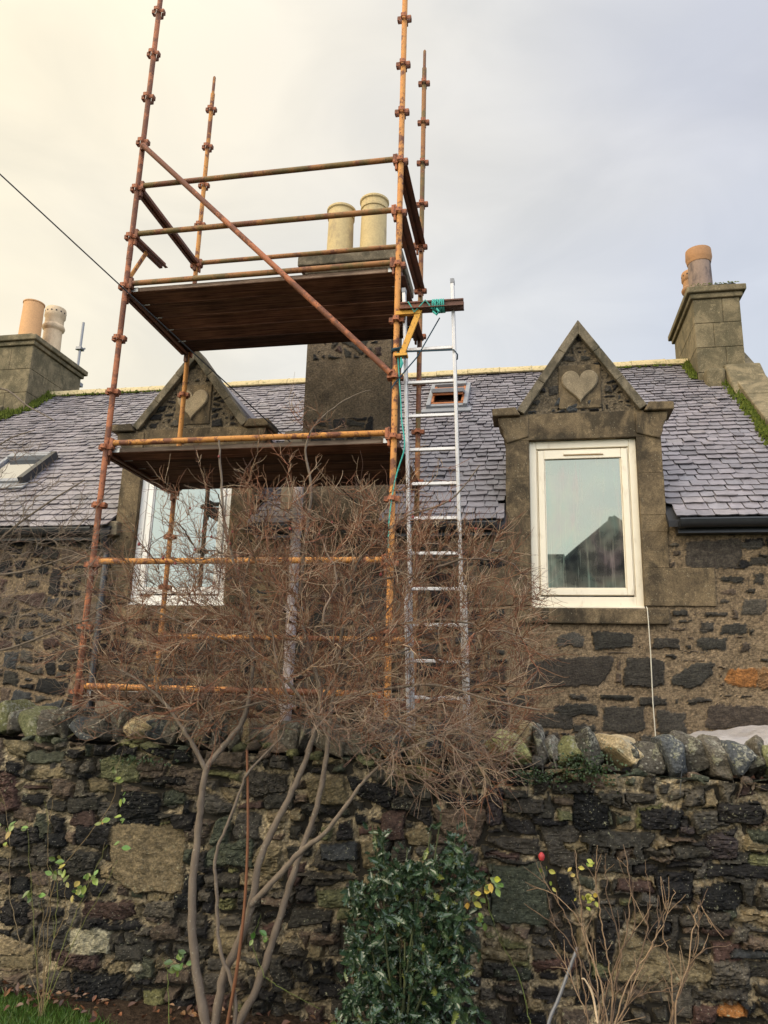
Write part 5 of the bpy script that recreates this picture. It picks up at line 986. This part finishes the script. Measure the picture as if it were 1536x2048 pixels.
x = -3.3; i = 0
cope_pal = ['g', 'g', 'g', 'g', 's', 'g', 'd', 'b', 't', 'g', 's', 'g', 'M']
while x < 8.2:
    i += 1; w_ = random.choice((.06, .075, .09, .10, .12, .15, .21)) * random.uniform(.9, 1.1); h_ = random.uniform(.15, .25)
    w_ *= 1.0
    bm = rock(w_ * 1.3, .38, h_, 100 + i); me = bpy.data.meshes.new('coping_stone'); lean = random.gauss(.10 if x < 2.2 else .0, .20)
    bm.to_mesh(me); bm.free(); col = stone_col(random.choice(cope_pal), 1.7 if random.random() < .7 else 2.4)
    ca = me.color_attributes.new('Col', 'FLOAT_COLOR', 'POINT'); A = np.ones((len(me.vertices), 4), np.float32); co = np.zeros(len(me.vertices) * 3, np.float32); me.vertices.foreach_get('co', co); co = co.reshape(-1, 3)
    nvv = .7 + .6 * fbm(co[:, 0] * 12 + i * 7, co[:, 2] * 12 + co[:, 1] * 9 + i * 3, 4); A[:, :3] = np.array(col)[None] * nvv[:, None]; ca.data.foreach_set('color', A.ravel()); me.materials.append(M['cope_rubble'])
    o = bpy.data.objects.new('coping_stone', me); COL.objects.link(o); par(o, gw)
    o.location = (x + w_ / 2, GY + .185 + random.uniform(-.02, .02), gtop(x) + .012 + h_ * .40 + random.uniform(-.01, .02)); o.rotation_euler = (random.uniform(-.1, .1), lean, random.uniform(-.12, .12)); x += w_ * .80
# small pinning stones tucked between
m = MB(); m.col = None
bmA = bmesh.new(); mep = bpy.data.meshes.new('pinning_stones')
vsA = []; fsA = []; csA = []
for i in range(90):
    bm = rock(random.uniform(.05, .12), random.uniform(.06, .12), random.uniform(.025, .06), 500 + i); xx = random.uniform(-3, 8); zz2 = gtop(xx) + random.choice((.0, .01, .02, .05)); yy = GY + random.uniform(-.01, .04)
    mt_ = Matrix.Translation((xx, yy, zz2)) @ Matrix.Rotation(random.uniform(-.3, .3), 4, 'Y'); c = stone_col(random.choice('gMmtb'), 1.2); b0 = len(vsA)
    bm.verts.index_update()
    for v in bm.verts: vsA.append(tuple(mt_ @ v.co)); csA.append(c)
    for f in bm.faces: fsA.append(tuple(b0 + v.index for v in f.verts))
    bm.free()
m.v = vsA; m.f = fsA; m.c = csA; m.build('pinning_stones', M['garden_rubble'], gw)

# ================================================================== PLANTS
def catmull(P, n=5):
    P = [Vector(p) for p in P]; o = []
    for i in range(len(P) - 1):
        a, b_, c, d = P[max(i - 1, 0)], P[i], P[i + 1], P[min(i + 2, len(P) - 1)]
        for k in range(n):
            t = k / n; o.append(.5 * ((2 * b_) + (c - a) * t + (2 * a - 5 * b_ + 4 * c - d) * t * t + (3 * b_ - a - 3 * c + d) * t ** 3))
    o.append(P[-1]); return o
def in_poly(x, z, P):
    c = False; n_ = len(P); j = n_ - 1
    for i in range(n_):
        if (P[i][1] > z) != (P[j][1] > z) and x < (P[j][0] - P[i][0]) * (z - P[i][1]) / (P[j][1] - P[i][1]) + P[i][0]: c = not c
        j = i
    return c
class Twigs:
    def __init__(s): s.V = []; s.F = []; s.C = []; s.n = 0
    def add(s, pts, r0, r1, col):
        pts = np.asarray(pts); m = len(pts)
        d = np.gradient(pts, axis=0); d /= (np.linalg.norm(d, axis=1, keepdims=True) + 1e-9)
        ref = np.array([0.0, 1.0, 0.05]); u = np.cross(d, ref); u /= (np.linalg.norm(u, axis=1, keepdims=True) + 1e-9); v = np.cross(d, u)
        rr = np.linspace(r0, r1, m)[:, None]; vs = np.empty((m, 3, 3))
        for k in range(3):
            a = 2.0944 * k + .5; vs[:, k] = pts + (u * math.cos(a) + v * math.sin(a)) * rr
        b_ = s.n; idx = np.arange(m - 1)[:, None] * 3
        for k in range(3):
            k2 = (k + 1) % 3; s.F.append(np.concatenate([idx + k, idx + k2, idx + 3 + k2, idx + 3 + k], 1) + b_)
        s.V.append(vs.reshape(-1, 3)); s.C.append(np.repeat(np.array(col)[None], m * 3, 0)); s.n += m * 3
    def build(s, name, mat, parent):
        V = np.concatenate(s.V).astype(np.float32); F_ = np.concatenate(s.F).astype(np.int32); C_ = np.concatenate(s.C)
        me = bpy.data.meshes.new(name); me.vertices.add(len(V)); me.vertices.foreach_set('co', V.ravel()); me.loops.add(F_.size); me.loops.foreach_set('vertex_index', F_.ravel())
        me.polygons.add(len(F_)); me.polygons.foreach_set('loop_start', np.arange(0, F_.size, 4, dtype=np.int32)); me.polygons.foreach_set('loop_total', np.full(len(F_), 4, dtype=np.int32))
        me.polygons.foreach_set('use_smooth', np.ones(len(F_), bool)); me.update(calc_edges=True)
        ca = me.color_attributes.new('Col', 'FLOAT_COLOR', 'POINT'); A = np.ones((len(V), 4), np.float32); A[:, :3] = C_; ca.data.foreach_set('color', A.ravel())
        me.materials.append(mat); o = bpy.data.objects.new(name, me); COL.objects.link(o); return par(o, parent)
def grow(tw, starts, env, base, n_main, n_fine, ymean, ysd, cols, fine_r=.0015, main_r=.0038, sag=0.0, fine_len=(.06, .22), weight=None, yclip=(-9, 9), ext=None):
    base = np.array(base); nodes = [np.array(p) for st in starts for p in st]; dirs = []
    for st in starts:
        st = [np.array(p) for p in st]
        for i in range(len(st)): dirs.append((st[min(i + 1, len(st) - 1)] - st[max(i - 1, 0)]))
    cap = len(nodes) + n_main * 14; N = np.zeros((cap, 3)); Dd = np.zeros((cap, 3)); k = len(nodes); N[:k] = nodes; Dd[:k] = dirs; Dd[:k] /= (np.linalg.norm(Dd[:k], axis=1, keepdims=True) + 1e-9)
    ex = [p[0] for p in env]; ez = [p[1] for p in env]; T = []
    while len(T) < n_main:
        x, z = random.uniform(min(ex), max(ex)), random.uniform(min(ez), max(ez))
        if not in_poly(x, z, env): continue
        if weight and random.random() > weight(x, z): continue
        T.append((x, min(max(random.gauss(ymean, ysd), yclip[0]), yclip[1]), z))
    T = np.array(T); T = T[np.argsort(np.linalg.norm(T - base, axis=1) + rng.normal(0, .12, len(T)))]
    main_paths = []
    for t in T:
        dn = np.linalg.norm(N[:k] - t, axis=1); db = np.linalg.norm(N[:k] - base, axis=1); tb = np.linalg.norm(t - base)
        toT = (t - N[:k]) / (dn[:, None] + 1e-9); al = (toT * Dd[:k]).sum(1)
        cost = dn * (1.55 - .75 * al) + np.where(db > tb, .25, 0); j = int(np.argmin(cost)); a = N[j]; L = dn[j]
        if L < .03: continue
        m = max(4, min(11, int(L / .04) + 2)); s_ = np.linspace(0, 1, m)[:, None]
        c1 = a + Dd[j] * L * .38; out = t - base; out /= np.linalg.norm(out); c2 = t - (out * .5 + np.array([0, 0, .25 - sag])) * L * .3
        P = (1 - s_) ** 3 * a + 3 * (1 - s_) ** 2 * s_ * c1 + 3 * (1 - s_) * s_ ** 2 * c2 + s_ ** 3 * t
        P[1:] += rng.normal(0, .0042 + .004 * min(L, .5), (m - 1, 3)); P[1:, 2] -= (sag * .05 * s_[1:, 0] ** 2)
        main_paths.append((P, L)); q = m - 1
        if k + q < cap: N[k:k + q] = P[1:]; g = np.gradient(P, axis=0)[1:]; Dd[k:k + q] = g / (np.linalg.norm(g, axis=1, keepdims=True) + 1e-9); k += q
    for P, L in main_paths:
        r = main_r * (.55 + min(L, .5) * 1.3); tw.add(P, r, max(.0013, r * .42), random.choice(cols) if random.random() < .85 else cols[0])
    n0 = len(nodes)
    for _ in range(n_fine):
        j = random.randrange(n0 // 2 if random.random() < .04 else n0, k); a = N[j]; L = random.uniform(*fine_len)
        d = Dd[j] + rng.normal(0, .62, 3); d[2] += .12 - sag * .3; out = a - base; d += .35 * out / (np.linalg.norm(out) + 1e-9); d /= np.linalg.norm(d); m = 6; P = np.zeros((m, 3)); P[0] = a; bend = rng.normal(0, .09, 3); bend[2] += .05 - sag * .08
        for i in range(1, m):
            d = d + bend * .5 + rng.normal(0, .17, 3); d /= np.linalg.norm(d); P[i] = P[i - 1] + d * L / (m - 1)
        P[:, 1] = np.clip(P[:, 1], yclip[0] - .1, yclip[1] + .1)
        c = random.choice(cols); tw.add(P, fine_r * random.uniform(.9, 1.35), fine_r * .55, c)
        if random.random() < .6:
            i = random.randrange(1, m - 2); d2 = (P[i + 1] - P[i]); d2 /= np.linalg.norm(d2); d2 = d2 + rng.normal(0, .55, 3); d2 /= np.linalg.norm(d2); Q = np.array([P[i] + d2 * L * .5 * t for t in (0, .34, .67, 1)]); Q[1:] += rng.normal(0, .004, (3, 3)); tw.add(Q, fine_r, fine_r * .5, c)
    return N[:k], Dd[:k]
RED = [(.19, .086, .046), (.13, .062, .038), (.19, .105, .060), (.24, .165, .105), (.08, .044, .032), (.175, .070, .038), (.32, .235, .16)]
BR = [(.15, .11, .08), (.12, .085, .06), (.18, .13, .095)]
GREY = [(.15, .115, .085), (.115, .085, .062), (.19, .15, .115), (.13, .08, .06)]
sh = tag(empty('rose_tree', (1.9, -1.40, 0)), 'tall bare many stemmed shrub with a dense tangle of reddish twigs in the centre foreground', 'shrub')
starts = []
for P, a, b_ in STEMS:
    if P[0][2] < .25: P = [[P[0][0], P[0][1] + .0, GZ - .02]] + P
    pts = catmull(P, 6); pts = [p + Vector((random.gauss(0, .0022), random.gauss(0, .0022), 0)) for p in pts]; m_ = len(pts)
    rr = [(a + (b_ - a) * i / (m_ - 1)) * (1 + .07 * math.sin(i * 1.7) + random.uniform(-.05, .05)) for i in range(m_)]
    MB().tube(pts, rr, 10).build('stem', M['bark'], sh, smooth=True)
    starts.append([tuple(p) for p in pts if p.z > 1.25])
starts = [s_ for s_ in starts if s_]
pts = catmull([[CANE[0][0] - .01, CANE[0][1], GZ - .02]] + CANE, 8); MB().tube(pts, [.0095 - .003 * i / len(pts) for i in range(len(pts))], 9).build('stem', M['cane'], sh, smooth=True).__setitem__('label', 'straight orange brown cane among the grey stems')
tw = Twigs()
def wgt(x, z): return (.12 if z > 2.78 else .55 if z > 2.55 else 1) * (.35 + .65 * max(0, 1 - ((x - 2.3) / 1.5) ** 2 - ((z - 1.95) / 1.0) ** 2))
NB, _ = grow(tw, starts, ENV, BASE, 85, 0, -1.22, .2, BR, main_r=.0085, weight=wgt, yclip=(-1.85, -.5))
starts.append([tuple(q) for q in NB[::2]])
ND, DD = grow(tw, starts, ENV, BASE, 1400, 8600, -1.22, .24, RED, weight=wgt, yclip=(-1.95, -.45), sag=.10)
# long loose shoots escaping above the tangle
grow(tw, starts, [(1.2, 2.3), (1.1, 2.9), (1.35, 3.25), (1.6, 2.9), (1.75, 3.2), (2.0, 3.5), (2.35, 3.3), (2.2, 3.0), (2.6, 2.85), (3.0, 3.05), (3.15, 2.7), (2.6, 2.4)], BASE, 120, 420, -1.15, .1, RED, main_r=.0030, fine_len=(.06, .16), sag=-.2)
grow(tw, starts[:2], [(.75, 1.35), (.95, 1.75), (1.5, 2.1), (2.0, 2.0), (2.0, 1.5), (1.5, 1.25)], (1.45, -1.38, 1.15), 110, 420, -1.38, .08, BR + RED[:2], main_r=.0045, fine_len=(.08, .22), sag=-.1, yclip=(-1.6, -1.25))
# pale spray trailing down to the right over the wall
E2 = [(2.25, 1.55), (2.5, 1.62), (2.9, 1.58), (3.2, 1.5), (3.33, 1.38), (3.3, 1.24), (3.0, 1.15), (2.8, 1.20), (2.5, 1.34)]
grow(tw, starts, E2, (2.1, -1.35, 1.5), 230, 380, -1.62, .09, [(.20, .14, .10), (.16, .105, .075), (.24, .18, .13), (.15, .085, .06)], sag=.15, fine_len=(.10, .24), yclip=(-1.9, -1.35))
tag(tw.build('twigs', M['twig'], sh), kind='stuff')
sel = [i for i in range(len(ND)) if ND[i][2] > 2.25]
for q in range(34):
    p = ND[random.choice(sel)]; m = MB(); r = random.uniform(.006, .0095)
    if q % 2: p = ND[random.choice([i for i in sel if ND[i][0] < 1.75 and ND[i][2] > 2.3] or sel)]
    z = p[2] - r; m.lathe(p[0], p[1] - .01, [(0, z - r), (r * .7, z - r * .75), (r, z), (r * .8, z + r * .7), (r * .35, z + r), (r * .5, z + r * 1.4), (0, z + r * 1.2)], 8); m.build('rosehip', M['hip'], sh, smooth=True)

sl = tag(empty('bare_shrub', (-1.1, -1.35, 0)), 'bare grey brown shrub reaching in from the left edge above the garden wall', 'shrub')
starts = []
for i, (P, a, b_) in enumerate(LSTEMS):
    if i == 0: P = [[P[0][0] - .02, -1.3, GZ]] + P
    pts = catmull(P, 6); m_ = len(pts); MB().tube(pts, [a + (b_ - a) * j / (m_ - 1) for j in range(m_)], 8).build('stem', M['bark'], sl, smooth=True); starts.append([tuple(p) for p in pts if p.z > 1.3])
tw = Twigs(); NL, _ = grow(tw, starts, LENV, LBASE, 420, 1500, -1.2, .16, GREY, weight=lambda x, z: 1.0 if z < 2.6 else .45, yclip=(-1.6, -.8)); tag(tw.build('twigs', M['twig'], sl), kind='stuff')

# ---- leaves
def leaf_vs(p, d, nrm, L, W_, fold=.25, kind='oval'):
    d = d.normalized(); s_ = d.cross(nrm).normalized(); n_ = s_.cross(d)
    if kind == 'holly': prof = [(.10, .16), (.20, .62), (.30, .34), (.43, .85), (.52, .45), (.66, .72), (.76, .30), (.88, .34)]
    else: prof = [(.12, .45), (.32, .9), (.55, .95), (.75, .65), (.9, .25)]
    mid = [p, p + d * L * .35 - n_ * L * .03, p + d * L * .7 - n_ * L * .05, p + d * L]
    vs = list(mid); fs = []
    for sg in (-1, 1):
        b_ = len(vs)
        for i, (t, w_) in enumerate(prof):
            curl = (.10 if i % 2 and kind == 'holly' else 0) * L
            vs.append(p + d * L * t + s_ * (sg * w_ * W_ / 2) + n_ * (w_ * W_ * fold + curl - L * .05 * t))
        n__ = len(prof); c1 = n__ // 3; c2 = 2 * n__ // 3
        f1 = [0] + list(range(b_, b_ + c1 + 1)) + [1]; f2 = [1] + list(range(b_ + c1, b_ + c2 + 1)) + [2]; f3 = [2] + list(range(b_ + c2, b_ + n__)) + [3]
        for f in (f1, f2, f3): fs.append(tuple(f) if sg > 0 else tuple(f[::-1]))
    return vs, fs
def rdir(): return Vector((random.gauss(0, 1), random.gauss(0, 1), random.gauss(0, 1))).normalized()
ho = tag(empty('holly_bush', (2.8, -1.45, 0)), 'dark glossy holly bush with spiny leaves growing at the foot of the garden wall', 'bush')
m = MB(); nl = 0; hst = []
tops = [(2.62, .94), (2.68, .86), (2.80, .84), (2.92, .92), (2.98, 1.02), (3.06, .80), (2.56, .70), (2.86, .78), (2.74, .80), (3.04, .55), (2.56, .45)]
ms = Twigs()
for tx, tz in tops:
    pth = catmull([(2.8 + random.uniform(-.05, .05), -1.42, GZ), ((2.8 + tx) / 2 + random.uniform(-.04, .04), -1.45 + random.uniform(-.1, .06), tz * .45), (tx, -1.36 + random.uniform(-.08, .08), tz)], 7); hst.append([tuple(p) for p in pth]); ms.add([tuple(p) for p in pth], .008, .003, (.06, .07, .03))
ND2, DD2 = grow(ms, hst, HOLLY, (2.8, -1.42, .1), 330, 0, -1.44, .10, [(.05, .065, .025), (.06, .05, .03)], main_r=.003, yclip=(-1.70, -1.20))
cand = [i for i in range(len(ND2)) if ND2[i][2] > .03]
while nl < 2900:
    i = random.choice(cand); p = Vector(ND2[i]) + Vector((random.gauss(0, .018), random.gauss(0, .018), random.gauss(0, .018)))
    if not in_poly(p.x, p.z, HOLLY) and random.random() < .6: continue
    if p.y > -1.14: continue
    d = (Vector(DD2[i]) * .6 + rdir() * .9 + Vector((0, -.25, -.15))).normalized(); nrm = (Vector((0, -.75, .65)) + rdir() * .65).normalized()
    v = random.uniform(.7, 1.3); y_ = random.random()
    m.col = (.026 * v, .050 * v, .023 * v) if y_ < .72 else ((.034 * v, .060 * v, .024 * v) if y_ < .95 else (.11 * v, .13 * v, .03 * v))
    L = random.uniform(.034, .072); vs, fs = leaf_vs(p, d, nrm, L, L * .62, .16, 'holly'); m.add(vs, fs); nl += 1
m.build('foliage', M['holly'], ho); tag(ms.build('branches', M['twig'], ho), kind='stuff')

def small_leaf(m, p, L, col, down=.3):
    d = (rdir() + Vector((0, -.4, -down))).normalized(); nrm = (Vector((0, -.8, .6)) + rdir() * .4).normalized(); m.col = col; vs, fs = leaf_vs(Vector(p), d, nrm, L, L * .62, .12); m.add(vs, fs)
def leafy(name, label, cat, stems, rad, mats_col, leaves, Ls, lcols, base, side=0, side_cols=None, side_len=(.05, .16)):
    e_ = tag(empty(name, base), label, cat); tw = Twigs(); tips = []
    for s_ in stems:
        pts = catmull(s_, 7); pts = [tuple(p + Vector((random.gauss(0, .003), random.gauss(0, .003), 0))) for p in pts]; c = random.choice(mats_col); tw.add(pts, rad * random.uniform(.8, 1.3), rad * .4, c); tips.append(pts)
        for _ in range(side):
            j = random.randrange(len(pts) // 4, len(pts) - 1); d = np.array(pts[j + 1]) - np.array(pts[j]); d /= np.linalg.norm(d); d = d + rng.normal(0, .42, 3) * np.array([1, .6, .5]); d /= np.linalg.norm(d); L = random.uniform(*side_len); Q = [np.array(pts[j])]
            for q in range(4): d = d + rng.normal(0, .13, 3) + np.array([0, 0, .06]); d /= np.linalg.norm(d); Q.append(Q[-1] + d * L / 4)
            tw.add(np.array(Q), rad * .5, rad * .28, random.choice(mats_col)); tips.append([tuple(q) for q in Q])
    tw.build('stems', M['twig'], e_)
    m = MB()
    for p in leaves:
        for _ in range(random.choice((2, 3, 4))): small_leaf(m, Vector(p) + rdir() * .02, random.uniform(*Ls), tuple(q * random.uniform(.8, 1.2) for q in random.choice(lcols)))
    m.build('foliage', M['leaf'], e_); return e_, tips
LG = [(.11, .17, .035), (.16, .22, .05), (.08, .13, .03), (.25, .22, .05)]
leafy('rose_bush', 'spindly rose bush with sparse pale green leaves at the left end of the garden wall', 'rose', [[[s_[0][0], s_[0][1], GZ]] + s_ for s_ in ROSE], .0036, [(.11, .115, .035), (.14, .10, .05), (.16, .12, .07)], ROSELEAF, (.03, .055), LG, (.72, -1.40, 0), 3)
pe, tips = leafy('pruned_shrub', 'hard pruned shrub of bare tan stems at the right foot of the garden wall', 'shrub', [[[s_[0][0], s_[0][1], GZ]] + s_ for s_ in PRUNED], .0046, [(.22, .145, .085), (.16, .105, .065), (.28, .19, .115), (.13, .085, .055)], PLEAF[:9], (.02, .04), [(.22, .24, .04), (.10, .15, .03), (.32, .26, .05)], (3.75, -1.5, 0), 7, None, (.05, .17))
m = MB(); p = Vector(REDBUD); m.lathe(p.x, p.y, [(0, p.z - .017), (.010, p.z - .014), (.015, p.z - .002), (.014, p.z + .010), (.006, p.z + .02), (0, p.z + .019)], 10)
n = NM('rose_red', 0.5); n.color((.36, .035, .035)); b = m.build('rose_bud', n.m, pe, smooth=True)
tw2 = MB(); tw2.tube(catmull(FORK, 5), [.0048] * 8 + [.0038] * 8, 7).build('cut_stem', M['pot_cream'], pe, smooth=True)
tag(MB().tube(catmull([(STICK[0][0] - .01, -1.47, GZ - .02)] + STICK, 5), [.008] * 16, 8).build('garden_stick', M['grey'], smooth=True), 'grey stick leaning against the foot of the wall by the pruned shrub', 'stick')
leafy('climbing_leaves', 'yellow and green leaved climber sprig at the right edge of the holly', 'climber', [TWINE[::-1][0:4], [TWINE[0], (TWINE[0][0] - .03, -1.42, TWINE[0][2] + .12), (TWINE[0][0] - .02, -1.42, TWINE[0][2] + .2)]], .0028, [(.12, .15, .04)], PLEAF[9:16], (.035, .055), [(.16, .22, .05), (.09, .15, .04), (.42, .33, .05)], (TWINE[-1][0], -1.4, 0))
leafy('bramble_runner', 'low green bramble runner between the shrub stems and the holly', 'bramble', [TWINE2, [TWINE2[0], (TWINE2[0][0] - .08, -1.38, TWINE2[0][2] + .14), (TWINE2[0][0] - .05, -1.38, TWINE2[0][2] + .28)], [(1.62, -1.4, GZ), (1.60, -1.42, .15), (1.56, -1.42, .26)]], .0028, [(.12, .15, .04)], PLEAF[16:22], (.03, .05), [(.09, .14, .03), (.06, .10, .025)], (TWINE2[0][0], -1.4, 0))

# ---- moss and ivy on the copes
m = MB()
for (cx, cz, sx, sz, nn) in ((3.72, 1.26, .14, .06, 420), (3.45, 1.20, .12, .03, 160), (4.72, 1.30, .08, .08, 200), (1.2, 1.19, .2, .02, 90)):
    for i in range(nn):
        p = Vector((random.gauss(cx, sx * .6), GY - .045 - random.uniform(0, .03), random.gauss(cz, sz * .7))); v = random.uniform(.6, 1.3); m.col = (.028 * v, .050 * v, .014 * v)
        vs, fs = leaf_vs(p, rdir() + Vector((0, -.6, -.1)), (Vector((0, -.6, .8)) + rdir() * .5).normalized(), random.uniform(.010, .022), random.uniform(.008, .014)); m.add(vs, fs)
tag(m.build('ivy_leaved_creeper', M['leaf']), 'tiny leaved green creeper growing among the coping stones', 'creeper', kind='stuff')

# ---- grass and litter
V = []; m = MB()
for i in range(15000):
    x = random.uniform(-.8, 2.0); y = random.uniform(-2.0, grass_edge(x) + random.gauss(0, .02))
    if y > -1.12: continue
    h = random.uniform(.018, .045); a = random.uniform(0, 6.28); w_ = .0016; lx, ly = random.gauss(0, .35) * h, random.gauss(0, .35) * h; v = random.uniform(.65, 1.35); yl = random.random()
    m.col = (.045 * v, .098 * v, .012 * v) if yl < .8 else (.10 * v, .13 * v, .03 * v)
    c, s_ = math.cos(a) * w_, math.sin(a) * w_; m.add([(x - c, y - s_, GZ), (x + c, y + s_, GZ), (x + c * .6 + lx * .5, y + s_ * .6 + ly * .5, GZ + h * .6), (x + lx, y + ly, GZ + h)], [(0, 1, 2), (0, 2, 3)])
tag(m.build('grass', M['leaf']), kind='stuff')
m = MB()
for i in range(330):
    x = random.uniform(-.2, 2.4); y = -1.13 - abs(random.gauss(0, .07 + max(0, x - .6) * .1))
    if x > 1.0 and random.random() < .45: continue
    v = random.uniform(.5, 1.3); m.col = random.choice([(.13 * v, .052 * v, .024 * v), (.075 * v, .036 * v, .022 * v), (.17 * v, .09 * v, .04 * v)])
    L = random.uniform(.02, .05); vs, fs = leaf_vs(Vector((x, y, GZ + .03 + random.uniform(0, .03))), rdir() * Vector((1, 1, .4)), (Vector((0, -.2, 1)) + rdir() * .7).normalized(), L, L * .6, .3); m.add(vs, fs)
tag(m.build('leaf_litter', M['leaf']), kind='stuff')
